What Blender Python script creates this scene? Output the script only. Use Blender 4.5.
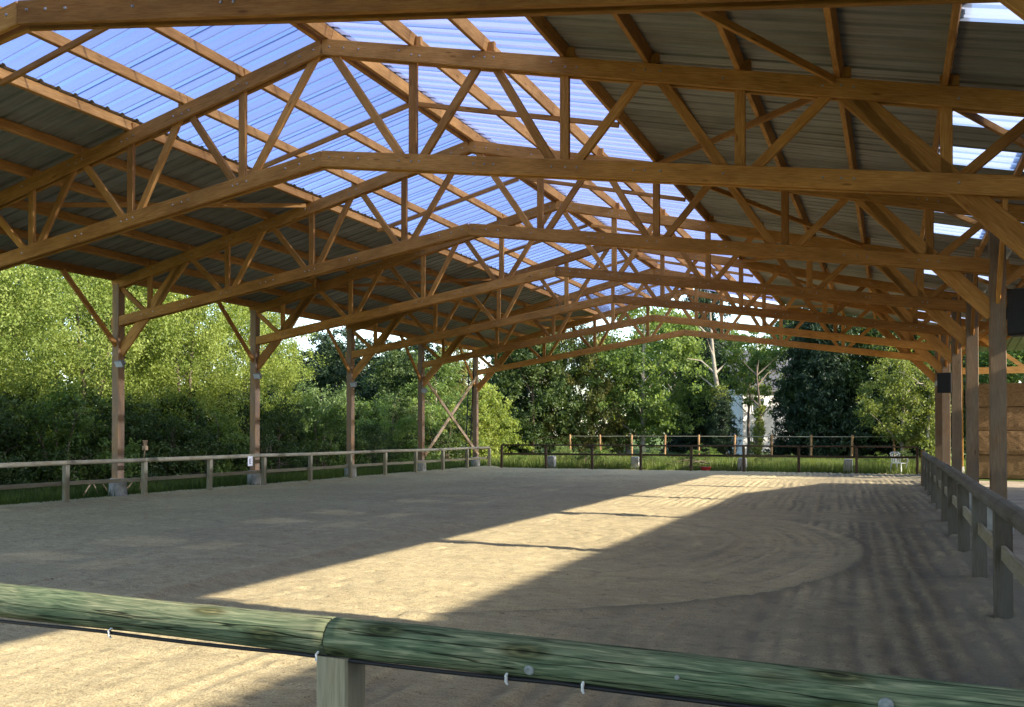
import bpy, math, random
import numpy as np
from mathutils import Matrix, Vector
for o in list(bpy.data.objects): bpy.data.objects.remove(o, do_unlink=True)
R = math.radians
scene = bpy.context.scene
col = scene.collection

# ---------------------------------------------------------------- camera, sky, sun, exposure
SUN_T = 0.488                       # tangent of the sun's elevation
SUN_EL = math.atan(SUN_T)
SUN_DIR = Vector((1.0, -0.055, SUN_T * 1.0015)).normalized()      # towards the sun
F_PX = 905.5
cd = bpy.data.cameras.new('camera'); cam = bpy.data.objects.new('camera', cd); col.objects.link(cam)
cam.location = (0, 0, 1.724)
cam.rotation_euler = (math.pi / 2 + 0.0096, 0, 0.3977)
cd.sensor_width = 36; cd.lens = F_PX / 1024 * 36
cd.shift_y = (423.8 - 353.5) / 1024
cd.clip_start = 0.05; cd.clip_end = 2000
scene.camera = cam
w = bpy.data.worlds.new('World'); scene.world = w; w.use_nodes = True
nt = w.node_tree; nt.nodes.clear()
sky = nt.nodes.new('ShaderNodeTexSky'); sky.sky_type = 'NISHITA'; sky.sun_disc = False
sky.sun_elevation = SUN_EL; sky.sun_rotation = math.atan2(SUN_DIR.x, SUN_DIR.y)
sky.air_density = 1.0; sky.dust_density = 1.0; sky.ozone_density = 1.0
bg = nt.nodes.new('ShaderNodeBackground'); bg.inputs['Strength'].default_value = 0.15
wo = nt.nodes.new('ShaderNodeOutputWorld')
nt.links.new(sky.outputs[0], bg.inputs[0]); nt.links.new(bg.outputs[0], wo.inputs[0])
sl = bpy.data.lights.new('sun', 'SUN'); so = bpy.data.objects.new('sun', sl); col.objects.link(so)
sl.energy = 3.35; sl.angle = R(0.5); sl.color = (1.0, 0.90, 0.77)
so.rotation_euler = SUN_DIR.to_track_quat('Z', 'Y').to_euler(); so.location = (40, -5, 30)
vs = scene.view_settings
vs.view_transform = 'Standard'; vs.look = 'None'; vs.gamma = 1; vs.exposure = 2.1
try: vs.use_curve_mapping = False
except Exception: pass

rng = np.random.default_rng(7); rnd = random.Random(7)

# ---------------------------------------------------------------- material helpers
class NB:
    def __init__(s, name):
        s.m = bpy.data.materials.new(name); s.m.use_nodes = True
        s.t = s.m.node_tree; s.t.nodes.clear()
        s.out = s.n('ShaderNodeOutputMaterial')
    def n(s, typ, **kw):
        nd = s.t.nodes.new(typ)
        for k, v in kw.items():
            if k.startswith('i_'):
                key = k[2:]
                key = int(key) if key.isdigit() else key.replace('_', ' ')
                nd.inputs[key].default_value = v
            else: setattr(nd, k, v)
        return nd
    def l(s, a, b): s.t.links.new(a, b)
    def coord(s, scale=(1, 1, 1), kind='Object', rand=False):
        tc = s.n('ShaderNodeTexCoord'); mp = s.n('ShaderNodeMapping'); mp.inputs['Scale'].default_value = scale
        s.l(tc.outputs[kind], mp.inputs['Vector'])
        if rand:
            oi = s.n('ShaderNodeObjectInfo'); mu = s.n('ShaderNodeMath', operation='MULTIPLY'); mu.inputs[1].default_value = 57.0
            s.l(oi.outputs['Random'], mu.inputs[0]); s.l(mu.outputs[0], mp.inputs['Location'])
        return mp.outputs[0]
    def noise(s, vec, scale=5, detail=4, rough=0.55, dist=0):
        nd = s.n('ShaderNodeTexNoise'); nd.inputs['Scale'].default_value = scale; nd.inputs['Detail'].default_value = detail
        nd.inputs['Roughness'].default_value = rough; nd.inputs['Distortion'].default_value = dist
        s.l(vec, nd.inputs['Vector']); return nd.outputs['Fac']
    def ramp(s, fac, stops):
        nd = s.n('ShaderNodeValToRGB'); e = nd.color_ramp.elements
        while len(e) < len(stops): e.new(0.5)
        for el, (p, c) in zip(e, stops): el.position = p; el.color = (*c, 1) if len(c) == 3 else c
        s.l(fac, nd.inputs[0]); return nd.outputs[0]
    def mix(s, a, b, fac, mode='MIX'):
        nd = s.n('ShaderNodeMix', data_type='RGBA', blend_type=mode)
        for sock, v in ((nd.inputs[0], fac), (nd.inputs[6], a), (nd.inputs[7], b)):
            if isinstance(v, (int, float)): sock.default_value = v
            elif isinstance(v, tuple): sock.default_value = (*v, 1) if len(v) == 3 else v
            else: s.l(v, sock)
        return nd.outputs[2]
    def bump(s, h, strength=0.3, dist=0.01):
        nd = s.n('ShaderNodeBump'); nd.inputs['Strength'].default_value = strength; nd.inputs['Distance'].default_value = dist
        s.l(h, nd.inputs['Height']); return nd.outputs[0]
    def prin(s, color, rough=0.8, normal=None, metallic=0, spec=0.3):
        p = s.n('ShaderNodeBsdfPrincipled'); p.inputs['Roughness'].default_value = rough; p.inputs['Metallic'].default_value = metallic
        p.inputs['Specular IOR Level'].default_value = spec
        if isinstance(color, tuple): p.inputs['Base Color'].default_value = (*color, 1)
        else: s.l(color, p.inputs['Base Color'])
        if normal is not None: s.l(normal, p.inputs['Normal'])
        return p
    def done(s, sh): s.l(sh.outputs[0], s.out.inputs[0]); return s.m

def wood_mat(name, c_dark, c_mid, c_light, grey=None, greyamt=0.0, grain=1.0, rough=0.75):
    b = NB(name)
    v = b.coord((1.2, 18, 18), rand=True); v2 = b.coord((0.7, 2.5, 2.5), rand=True)
    g = b.noise(v, 4.0 * grain, 6, 0.6, 0.4); big = b.noise(v2, 2.0, 3, 0.5)
    c = b.ramp(g, [(0.25, c_dark), (0.5, c_mid), (0.78, c_light)])
    oi = b.n('ShaderNodeObjectInfo')
    tint = b.ramp(oi.outputs['Random'], [(0, (0.62, 0.56, 0.50)), (0.3, (0.85, 0.82, 0.78)), (0.65, (1, 1, 1)), (1, (1.15, 1.12, 1.06))])
    c = b.mix(c, tint, 1.0, 'MULTIPLY')
    blot = b.ramp(big, [(0.3, (0.68, 0.64, 0.6)), (0.6, (1.05, 1.05, 1.05))])
    c = b.mix(c, blot, 0.8, 'MULTIPLY')
    # knots
    vo = b.n('ShaderNodeTexVoronoi'); vo.inputs['Scale'].default_value = 1.0
    b.l(b.coord((1.6, 7, 7), rand=True), vo.inputs['Vector'])
    kn = b.ramp(vo.outputs['Distance'], [(0.06, (0.35, 0.25, 0.18)), (0.13, (1, 1, 1))])
    c = b.mix(c, kn, 0.7, 'MULTIPLY')
    if grey:
        gm = b.ramp(b.noise(b.coord((0.9, 3, 3), rand=True), 1.6, 4), [(0.5 - greyamt * 0.4, (0, 0, 0)), (0.75 - greyamt * 0.3, (1, 1, 1))])
        sc = b.n('ShaderNodeMath', operation='MULTIPLY'); b.l(gm, sc.inputs[0]); sc.inputs[1].default_value = greyamt
        c = b.mix(c, grey, sc.outputs[0])
    return b.done(b.prin(c, rough, b.bump(g, 0.35, 0.006), spec=0.25))

def flat_mat(name, c, rough=0.6, metallic=0.0, var=0.25, scale=6, bump=0.15):
    b = NB(name); n = b.noise(b.coord(rand=True), scale, 5)
    lo = tuple(x * (1 - var) for x in c); hi = tuple(min(1, x * (1 + var)) for x in c)
    return b.done(b.prin(b.ramp(n, [(0.3, lo), (0.7, hi)]), rough, b.bump(n, bump, 0.01), metallic))

def leaf_mat(name, c1, c2, c3, trans=0.45):
    b = NB(name)
    at = b.n('ShaderNodeAttribute', attribute_name='v')
    c = b.ramp(at.outputs['Fac'], [(0.05, c1), (0.5, c2), (0.95, c3)])
    oi = b.n('ShaderNodeObjectInfo')
    tint = b.ramp(oi.outputs['Random'], [(0, (0.82, 0.85, 0.8)), (1, (1.12, 1.08, 1.0))])
    c = b.mix(c, tint, 1.0, 'MULTIPLY')
    d = b.prin(c, 0.55, spec=0.25)
    tr = b.n('ShaderNodeBsdfTranslucent')
    c2_ = b.mix(c, (1.25, 1.2, 0.55), 1.0, 'MULTIPLY'); b.l(c2_, tr.inputs[0])
    ms = b.n('ShaderNodeMixShader'); ms.inputs[0].default_value = trans
    b.l(d.outputs[0], ms.inputs[1]); b.l(tr.outputs[0], ms.inputs[2])
    return b.done(ms)

def sheet_clear(name, tint, milk, fac, dirt=0.3):
    b = NB(name)
    t = b.n('ShaderNodeBsdfTransparent'); t.inputs[0].default_value = (*tint, 1)
    n = b.noise(b.coord((0.6, 2.2, 1), rand=True), 1.6, 5, 0.6)
    fine = b.noise(b.coord((0.4, 14, 1), rand=True), 2.0, 3)
    df = b.n('ShaderNodeBsdfDiffuse'); df.inputs[0].default_value = (*milk, 1)
    tl = b.n('ShaderNodeBsdfTranslucent'); tl.inputs[0].default_value = (*milk, 1)
    m1 = b.n('ShaderNodeMixShader'); m1.inputs[0].default_value = 0.75
    b.l(df.outputs[0], m1.inputs[1]); b.l(tl.outputs[0], m1.inputs[2])
    mr = b.n('ShaderNodeMapRange'); b.l(n, mr.inputs[0])
    mr.inputs[1].default_value = 0.3; mr.inputs[2].default_value = 0.75
    mr.inputs[3].default_value = fac * (1 - dirt); mr.inputs[4].default_value = fac * (1 + dirt)
    ad = b.n('ShaderNodeMath', operation='MULTIPLY_ADD'); b.l(fine, ad.inputs[0]); ad.inputs[1].default_value = 0.12; b.l(mr.outputs[0], ad.inputs[2])
    oi = b.n('ShaderNodeObjectInfo'); ov = b.n('ShaderNodeMath', operation='MULTIPLY_ADD'); b.l(oi.outputs['Random'], ov.inputs[0]); ov.inputs[1].default_value = 0.10; b.l(ad.outputs[0], ov.inputs[2]); ad = ov
    lw = b.n('ShaderNodeFresnel'); lw.inputs[0].default_value = 1.45
    ad2 = b.n('ShaderNodeMath', operation='MULTIPLY_ADD'); b.l(lw.outputs[0], ad2.inputs[0]); ad2.inputs[1].default_value = 0.35; b.l(ad.outputs[0], ad2.inputs[2])
    m2 = b.n('ShaderNodeMixShader'); b.l(ad2.outputs[0], m2.inputs[0])
    b.l(t.outputs[0], m2.inputs[1]); b.l(m1.outputs[0], m2.inputs[2])
    return b.done(m2)

M = {}
M['timber'] = wood_mat('timber', (0.38, 0.165, 0.036), (0.57, 0.28, 0.07), (0.71, 0.41, 0.14))
M['purlin'] = wood_mat('purlin_timber', (0.38, 0.17, 0.04), (0.58, 0.29, 0.08), (0.73, 0.43, 0.15))
M['post'] = wood_mat('post_timber', (0.24, 0.125, 0.045), (0.40, 0.225, 0.09), (0.52, 0.32, 0.15), grey=(0.21, 0.175, 0.135), greyamt=0.62)
M['post_old'] = wood_mat('weathered_post_timber', (0.14, 0.085, 0.045), (0.25, 0.16, 0.085), (0.35, 0.24, 0.135), grey=(0.18, 0.15, 0.11), greyamt=0.5)
M['brace'] = wood_mat('pale_brace_timber', (0.30, 0.2, 0.11), (0.45, 0.32, 0.19), (0.55, 0.42, 0.27))
M['fence'] = wood_mat('weathered_fence_wood', (0.18, 0.155, 0.09), (0.29, 0.255, 0.16), (0.40, 0.355, 0.24), grey=(0.27, 0.26, 0.19), greyamt=0.5)
M['fence_dark'] = wood_mat('dark_fence_wood', (0.07, 0.06, 0.042), (0.125, 0.108, 0.078), (0.19, 0.165, 0.12), grey=(0.14, 0.135, 0.11), greyamt=0.5)
M['fence_far'] = wood_mat('brown_fence_wood', (0.045, 0.032, 0.02), (0.08, 0.056, 0.035), (0.12, 0.087, 0.055))
M['fence_orange'] = wood_mat('orange_post_wood', (0.17, 0.09, 0.04), (0.28, 0.165, 0.075), (0.38, 0.24, 0.12))
M['concrete'] = flat_mat('concrete', (0.36, 0.35, 0.32), 0.9, var=0.3, scale=5, bump=0.3)
M['metal_roof'] = None
M['black'] = flat_mat('black_plastic', (0.012, 0.012, 0.013), 0.55, var=0.3)
M['grille'] = flat_mat('speaker_grille', (0.02, 0.02, 0.021), 0.7, var=0.5, scale=80)
M['galv'] = flat_mat('galvanised_steel', (0.42, 0.43, 0.43), 0.5, 0.6, var=0.15, scale=30)
M['white'] = flat_mat('white_plastic', (0.75, 0.75, 0.73), 0.4, var=0.08)
M['lampgrey'] = flat_mat('grey_enamel', (0.2, 0.2, 0.2), 0.4, var=0.15)
M['glass'] = flat_mat('lamp_glass', (0.6, 0.62, 0.64), 0.1, var=0.1)
M['ink'] = flat_mat('black_ink', (0.015, 0.015, 0.015), 0.6)
M['red'] = flat_mat('red_rubber', (0.38, 0.03, 0.025), 0.5)
M['bark'] = wood_mat('bark', (0.06, 0.045, 0.032), (0.12, 0.095, 0.07), (0.2, 0.17, 0.13), rough=0.95)
M['bark_pale'] = wood_mat('pale_bark', (0.17, 0.15, 0.12), (0.29, 0.26, 0.21), (0.40, 0.37, 0.31), rough=0.9)
M['render'] = flat_mat('white_render', (0.74, 0.72, 0.66), 0.9, var=0.08, scale=2)
M['slate'] = flat_mat('dark_slate', (0.06, 0.06, 0.065), 0.7)
M['tile'] = flat_mat('clay_tile', (0.28, 0.12, 0.07), 0.85)
M['pane'] = flat_mat('window_glass', (0.05, 0.06, 0.07), 0.1)
M['straw'] = None
M['bolt'] = flat_mat('dull_zinc', (0.24, 0.26, 0.25), 0.7, 0.0, var=0.35, scale=40)

b = NB('galvanised_sheet')
n1 = b.noise(b.coord((0.25, 5, 5), rand=True), 2.0, 5); n2 = b.noise(b.coord((1, 1, 1)), 1.2, 4)
c = b.ramp(n1, [(0.3, (0.27, 0.27, 0.25)), (0.7, (0.40, 0.40, 0.375))])
c = b.mix(c, b.ramp(n2, [(0.35, (0.75, 0.73, 0.68)), (0.65, (1, 1, 1))]), 0.8, 'MULTIPLY')
oi = b.n('ShaderNodeObjectInfo')
c = b.mix(c, b.ramp(oi.outputs['Random'], [(0, (0.78, 0.77, 0.74)), (1, (1.1, 1.1, 1.1))]), 1.0, 'MULTIPLY')
n3 = b.noise(b.coord((0.5, 9, 1), rand=True), 1.3, 5, 0.7)
c = b.mix(c, b.ramp(n3, [(0.3, (0.55, 0.47, 0.38)), (0.48, (1, 1, 1))]), 0.6, 'MULTIPLY')
M['metal_roof'] = b.done(b.prin(c, 0.5, metallic=0.1))
b = NB('straw')
st = b.noise(b.coord((2.0, 8, 11), rand=True), 5, 8, 0.75, 0.5)
c = b.ramp(st, [(0.32, (0.05, 0.028, 0.011)), (0.5, (0.15, 0.088, 0.036)), (0.7, (0.29, 0.185, 0.085))])
M['straw'] = b.done(b.prin(c, 0.95, b.bump(st, 0.7, 0.012)))

M['clear'] = sheet_clear('clear_corrugated_sheet', (0.35, 0.41, 0.61), (0.21, 0.235, 0.40), 0.2, 0.5)
M['milky'] = sheet_clear('milky_corrugated_sheet', (0.38, 0.43, 0.55), (0.28, 0.33, 0.46), 0.42, 0.2)

# leaves
M['lf_willow'] = leaf_mat('willow_leaf', (0.10, 0.145, 0.03), (0.205, 0.265, 0.058), (0.38, 0.43, 0.13), 0.5)
M['lf_green'] = leaf_mat('green_leaf', (0.06, 0.105, 0.028), (0.125, 0.19, 0.05), (0.23, 0.30, 0.10), 0.5)
M['lf_dark'] = leaf_mat('dark_leaf', (0.02, 0.04, 0.012), (0.05, 0.082, 0.023), (0.105, 0.14, 0.044), 0.4)
M['lf_conifer'] = leaf_mat('conifer_needles', (0.008, 0.02, 0.008), (0.018, 0.036, 0.014), (0.035, 0.058, 0.022), 0.15)
M['lf_gold'] = leaf_mat('gold_conifer_sprays', (0.045, 0.065, 0.016), (0.135, 0.145, 0.038), (0.31, 0.255, 0.085), 0.35)
M['lf_grey'] = leaf_mat('grey_green_leaf', (0.06, 0.105, 0.035), (0.13, 0.185, 0.068), (0.24, 0.30, 0.125), 0.45)
M['lf_pale'] = leaf_mat('pale_leaf', (0.08, 0.11, 0.024), (0.15, 0.185, 0.045), (0.24, 0.26, 0.075), 0.45)
M['grass'] = leaf_mat('grass_blade', (0.11, 0.095, 0.035), (0.085, 0.135, 0.028), (0.20, 0.23, 0.07), 0.4)
M['grass_dark'] = leaf_mat('verge_grass_blade', (0.02, 0.045, 0.01), (0.05, 0.09, 0.018), (0.10, 0.14, 0.03), 0.35)

# sand
b = NB('arena_sand')
co = b.coord((1, 1, 1))
n1 = b.noise(co, 0.35, 4); n2 = b.noise(co, 3.0, 6, 0.65); n3 = b.noise(co, 45.0, 4, 0.7)
str_ = b.noise(b.coord((0.5, 7, 1)), 1.2, 5, 0.6)
c = b.ramp(n2, [(0.3, (0.455, 0.385, 0.22)), (0.7, (0.57, 0.49, 0.29))])
c = b.mix(c, b.ramp(n1, [(0.35, (0.86, 0.85, 0.84)), (0.65, (1.03, 1.02, 1.0))]), 1.0, 'MULTIPLY')
c = b.mix(c, b.ramp(str_, [(0.35, (0.88, 0.87, 0.86)), (0.6, (1.02, 1.02, 1.02))]), 0.8, 'MULTIPLY')
c = b.mix(c, b.ramp(n3, [(0.28, (0.45, 0.4, 0.36)), (0.42, (1, 1, 1))]), 0.75, 'MULTIPLY')
sp1 = b.noise(co, 22.0, 2, 0.5); sp2 = b.noise(co, 75.0, 3, 0.6)
c = b.mix(c, b.ramp(sp1, [(0.27, (0.35, 0.31, 0.28)), (0.36, (1, 1, 1))]), 0.8, 'MULTIPLY')
c = b.mix(c, b.ramp(sp2, [(0.33, (0.62, 0.58, 0.54)), (0.62, (1.12, 1.12, 1.12))]), 0.9, 'MULTIPLY')
sl1 = b.noise(b.coord((1, 5, 1)), 5.0, 4, 0.6)
c = b.mix(c, b.ramp(sl1, [(0.36, (0.8, 0.78, 0.76)), (0.52, (1.02, 1.02, 1.02))]), 0.8, 'MULTIPLY')
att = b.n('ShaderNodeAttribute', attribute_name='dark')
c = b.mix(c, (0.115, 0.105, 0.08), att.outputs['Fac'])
hh = b.mix(b.mix(n3, n2, 0.35), b.noise(co, 14.0, 4, 0.7), 0.45)
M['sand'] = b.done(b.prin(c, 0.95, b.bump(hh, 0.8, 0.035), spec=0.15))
b = NB('earth_and_turf')
co = b.coord(); n1 = b.noise(co, 0.5, 5); n2 = b.noise(co, 9, 6, 0.7)
g = b.ramp(n2, [(0.3, (0.045, 0.075, 0.016)), (0.7, (0.12, 0.16, 0.035))])
e = b.ramp(n2, [(0.3, (0.09, 0.07, 0.045)), (0.7, (0.19, 0.15, 0.1))])
c = b.mix(g, e, b.ramp(n1, [(0.56, (0, 0, 0)), (0.68, (1, 1, 1))]))
M['turf'] = b.done(b.prin(c, 0.95, b.bump(n2, 0.6, 0.04), spec=0.1))
b = NB('yard_earth')
co = b.coord(); n1 = b.noise(co, 0.8, 5); n2 = b.noise(co, 14, 6, 0.7)
c = b.mix(b.ramp(n2, [(0.3, (0.27, 0.22, 0.155)), (0.7, (0.40, 0.335, 0.245))]), b.ramp(n1, [(0.4, (0.7, 0.68, 0.65)), (0.6, (1, 1, 1))]), 0.9, 'MULTIPLY')
M['yard'] = b.done(b.prin(c, 0.95, b.bump(n2, 0.7, 0.03), spec=0.1))
# green pressure-treated log
b = NB('green_treated_log')
v = b.coord((1.3, 20, 20), rand=True)
wv = b.n('ShaderNodeTexNoise'); wv.inputs['Scale'].default_value = 3.2; wv.inputs['Detail'].default_value = 7; wv.inputs['Distortion'].default_value = 1.6
b.l(v, wv.inputs['Vector']); g = wv.outputs['Fac']
c = b.ramp(g, [(0.28, (0.055, 0.075, 0.048)), (0.45, (0.115, 0.145, 0.092)), (0.58, (0.19, 0.215, 0.14)), (0.75, (0.36, 0.36, 0.245))])
big = b.noise(b.coord((1.2, 2, 2), rand=True), 1.7, 4)
c = b.mix(c, b.ramp(big, [(0.35, (0.72, 0.84, 0.70)), (0.65, (1.22, 1.10, 0.98))]), 0.9, 'MULTIPLY')
vo = b.n('ShaderNodeTexVoronoi'); vo.inputs['Scale'].default_value = 1.0
b.l(b.coord((2.6, 7.5, 7.5), rand=True), vo.inputs['Vector'])
c = b.mix(c, b.ramp(vo.outputs['Distance'], [(0.06, (0.22, 0.19, 0.14)), (0.11, (0.75, 0.65, 0.5)), (0.16, (0.42, 0.38, 0.3)), (0.3, (1, 1, 1))]), 0.9, 'MULTIPLY')
ck = b.noise(b.coord((0.28, 9, 9), rand=True), 2.3, 3, 0.5, 0.2)
crack = b.ramp(ck, [(0.478, (1, 1, 1)), (0.492, (0.05, 0.05, 0.04)), (0.500, (0.05, 0.05, 0.04)), (0.512, (1, 1, 1))])
c = b.mix(c, crack, 0.85, 'MULTIPLY')
hh = b.mix(g, crack, 0.5)
M['log'] = b.done(b.prin(c, 0.88, b.bump(hh, 0.8, 0.01), spec=0.12))

# ---------------------------------------------------------------- object helpers
PW = {}
def link(o): col.objects.link(o); return o
def tag(o, label=None, cat=None, group=None, kind=None):
    if label: o['label'] = label
    if cat: o['category'] = cat
    if group: o['group'] = group
    if kind: o['kind'] = kind
    return o
def empty(name, loc=(0, 0, 0), label=None, cat=None, group=None, parent=None):
    o = link(bpy.data.objects.new(name, None)); o.empty_display_size = 0.3
    Mw = Matrix.Translation(loc); PW[o.name] = Mw
    if parent: o.parent = parent; o.matrix_local = PW[parent.name].inverted() @ Mw
    else: o.location = loc
    return tag(o, label, cat, group)
def mesh_from(name, verts, faces, smooth=False):
    me = bpy.data.meshes.new(name); me.from_pydata([tuple(v) for v in verts], [], faces); me.update()
    if smooth: me.polygons.foreach_set('use_smooth', [True] * len(me.polygons))
    return me
def put(name, me, mat, parent=None, Mw=None):
    if mat is not None and not me.materials: me.materials.append(mat)
    o = link(bpy.data.objects.new(name, me)); Mw = Mw or Matrix.Identity(4); PW[o.name] = Mw
    if parent: o.parent = parent; o.matrix_local = PW[parent.name].inverted() @ Mw
    else: o.matrix_world = Mw
    return o
def boxes_geo(specs, ch=0.008):
    """specs: list of (x0,x1,y0,y1,z0,z1): bars along X with chamfered long edges"""
    V, Fc = [], []
    for (x0, x1, y0, y1, z0, z1) in specs:
        c = min(ch, (y1 - y0) * 0.25, (z1 - z0) * 0.25); k = len(V)
        prof = [(y0 + c, z0), (y1 - c, z0), (y1, z0 + c), (y1, z1 - c), (y1 - c, z1), (y0 + c, z1), (y0, z1 - c), (y0, z0 + c)]
        for x in (x0, x1): V += [(x, y, z) for y, z in prof]
        for i in range(8):
            j = (i + 1) % 8; Fc.append((k + i, k + 8 + i, k + 8 + j, k + j))
        Fc.append(tuple(k + i for i in range(8))); Fc.append(tuple(k + 15 - i for i in range(8)))
    return V, Fc
cache = {}
def beam_mesh(L, wy, hz, gap, mat):
    key = (round(L, 3), wy, hz, gap, mat)
    if key not in cache:
        if gap: specs = [(0, L, gap / 2, gap / 2 + wy, -hz / 2, hz / 2), (0, L, -gap / 2 - wy, -gap / 2, -hz / 2, hz / 2)]
        else: specs = [(0, L, -wy / 2, wy / 2, -hz / 2, hz / 2)]
        me = mesh_from('beam', *boxes_geo(specs)); me.materials.append(M[mat]); cache[key] = me
    return cache[key]
def frame(A, B, up=(0, 0, 1)):
    A = Vector(A); B = Vector(B); x = (B - A).normalized(); up = Vector(up)
    if abs(x.dot(up)) > 0.999: up = Vector((0, 1, 0))
    y = up.cross(x).normalized(); z = x.cross(y)
    return Matrix(((x.x, y.x, z.x, A.x), (x.y, y.y, z.y, A.y), (x.z, y.z, z.z, A.z), (0, 0, 0, 1))), (B - A).length
def beam(name, A, B, wy, hz, mat, parent, up=(0, 0, 1), gap=0):
    Mw, L = frame(A, B, up)
    return put(name, beam_mesh(L, wy, hz, gap, mat), None, parent, Mw)
def tube_geo(path, radii, seg=8, cap=True):
    V, Fc = [], []; P = [Vector(p) for p in path]
    for i, p in enumerate(P):
        d = (P[min(i + 1, len(P) - 1)] - P[max(i - 1, 0)]).normalized()
        u = Vector((0, 0, 1)) if abs(d.z) < 0.9 else Vector((1, 0, 0))
        a = d.cross(u).normalized(); c = a.cross(d)
        for k in range(seg):
            t = 2 * math.pi * k / seg; V.append(p + (a * math.cos(t) + c * math.sin(t)) * radii[i])
    for i in range(len(P) - 1):
        for k in range(seg):
            j = (k + 1) % seg; Fc.append((i * seg + k, i * seg + j, (i + 1) * seg + j, (i + 1) * seg + k))
    if cap: Fc.append(tuple(range(seg))); Fc.append(tuple((len(P) - 1) * seg + seg - 1 - k for k in range(seg)))
    return V, Fc
class Geo:
    def __init__(s): s.V = []; s.F = []
    def add(s, VF):
        k = len(s.V); s.V += [tuple(v) for v in VF[0]]; s.F += [tuple(k + i for i in f) for f in VF[1]]; return s
    def box(s, x0, x1, y0, y1, z0, z1):
        v = [(x, y, z) for x in (x0, x1) for y in (y0, y1) for z in (z0, z1)]
        return s.add((v, [(0, 1, 3, 2), (4, 6, 7, 5), (0, 4, 5, 1), (2, 3, 7, 6), (0, 2, 6, 4), (1, 5, 7, 3)]))
    def tube(s, path, radii, seg=8, cap=True): return s.add(tube_geo(path, radii if isinstance(radii, (list, tuple)) else [radii] * len(path), seg, cap))
    def put(s, name, mat, parent=None, Mw=None, smooth=False): return put(name, mesh_from(name, s.V, s.F, smooth), M[mat], parent, Mw)

# ---------------------------------------------------------------- numpy noise
def vnoise(x, y, scale, seed):
    g = np.random.default_rng(seed).random((256, 256)).astype(np.float32)
    u = x / scale; v = y / scale; i = np.floor(u).astype(int); j = np.floor(v).astype(int)
    fu = u - i; fv = v - j; fu = fu * fu * (3 - 2 * fu); fv = fv * fv * (3 - 2 * fv)
    a = g[i % 256, j % 256]; b_ = g[(i + 1) % 256, j % 256]; c_ = g[i % 256, (j + 1) % 256]; d_ = g[(i + 1) % 256, (j + 1) % 256]
    return (a * (1 - fu) + b_ * fu) * (1 - fv) + (c_ * (1 - fu) + d_ * fu) * fv - 0.5
def np_mesh(name, V, Q, attrs=None, smooth=False):
    me = bpy.data.meshes.new(name); V = np.asarray(V, np.float32); Q = np.asarray(Q, np.int32); k = Q.shape[1]
    me.vertices.add(len(V)); me.vertices.foreach_set('co', V.ravel())
    me.loops.add(Q.size); me.loops.foreach_set('vertex_index', Q.ravel())
    me.polygons.add(len(Q)); me.polygons.foreach_set('loop_start', np.arange(0, Q.size, k, dtype=np.int32))
    me.polygons.foreach_set('loop_total', np.full(len(Q), k, np.int32))
    if smooth: me.polygons.foreach_set('use_smooth', np.ones(len(Q), bool))
    for an, dom, val in (attrs or []):
        at = me.attributes.new(an, 'FLOAT', dom); at.data.foreach_set('value', np.asarray(val, np.float32))
    me.update(calc_edges=True); return me

# ---------------------------------------------------------------- ground
def grid_sheet(name, x0, x1, y0, y1, nx, ny, hf, mat, attr=None, smooth=True):
    xs = np.linspace(x0, x1, nx); ys = np.linspace(y0, y1, ny); X, Y = np.meshgrid(xs, ys, indexing='ij')
    Z = hf(X, Y); V = np.stack([X, Y, Z], -1).reshape(-1, 3)
    idx = np.arange(nx * ny).reshape(nx, ny)
    Q = np.stack([idx[:-1, :-1], idx[1:, :-1], idx[1:, 1:], idx[:-1, 1:]], -1).reshape(-1, 4)
    at = [('dark', 'POINT', attr(X, Y).ravel())] if attr else None
    me = np_mesh(name, V, Q, at, smooth)
    return tag(put(name, me, M[mat]), kind='structure')
grid_sheet('ground', -320, 320, -120, 420, 160, 140, lambda X, Y: np.where((X > -30) & (X < 20) & (Y < 60), 0, 0.35 * vnoise(X, Y, 17, 3)) - 0.035, 'turf')
grid_sheet('yard', 1.2, 24, -12, 37, 60, 110, lambda X, Y: -0.02 + 0.03 * vnoise(X, Y, 0.8, 5) + 0.02 * vnoise(X, Y, 0.25, 6), 'yard')
def sand_tracks(X, Y):
    wob = 0.22 * vnoise(X, Y, 4.2, 14) + 0.03 * vnoise(X, Y, 0.7, 15)
    rr = np.hypot(X + 6.6, Y - 13.6) + 0.5 * vnoise(X, Y, 2.6, 32)
    left = 1 / (1 + np.exp((X + 4.5 + 0.8 * vnoise(X, Y, 3, 16)) / 0.5))
    u1 = X + wob + 0.05 * (Y - 9); u2 = rr + 0.6 * wob
    g_lin = 0.45 * np.sin(2 * np.pi * u1 / 0.21 + 1.5 * vnoise(X, Y, 2.0, 33)) + 1.3 * vnoise(u1 * 9, Y * 0.25, 1.0, 25) + 1.1 * vnoise(u1 * 20, Y * 0.5, 1.0, 30)
    g_arc = 1.3 * vnoise(u2 * 13, np.arctan2(Y - 13.6, X + 6.6) * 3, 1.0, 26) + 0.8 * vnoise(u2 * 5, np.arctan2(Y - 13.6, X + 6.6) * 2, 1.0, 31)
    far = 1 / (1 + np.exp(-(Y - 20 + X * 0.4) / 0.5))
    inside = rr < 6.45
    g = np.where(inside, 0.55 * g_arc, g_lin) * (1 - far) + g_lin * far
    g = g * (1 - 0.8 * left) * np.clip(0.6 + 1.5 * vnoise(X, Y, 2.8, 24), 0.08, 1.3)
    ridge = np.exp(-((rr - 6.5 + 0.3 * wob) / 0.09) ** 2) * (X > -4.2) * (Y < 16)
    ridge2 = np.exp(-((rr - 4.3 + 0.5 * wob) / 0.10) ** 2) * (X > -6) * (Y > 12)
    return g, ridge, ridge2, inside, rr
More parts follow.
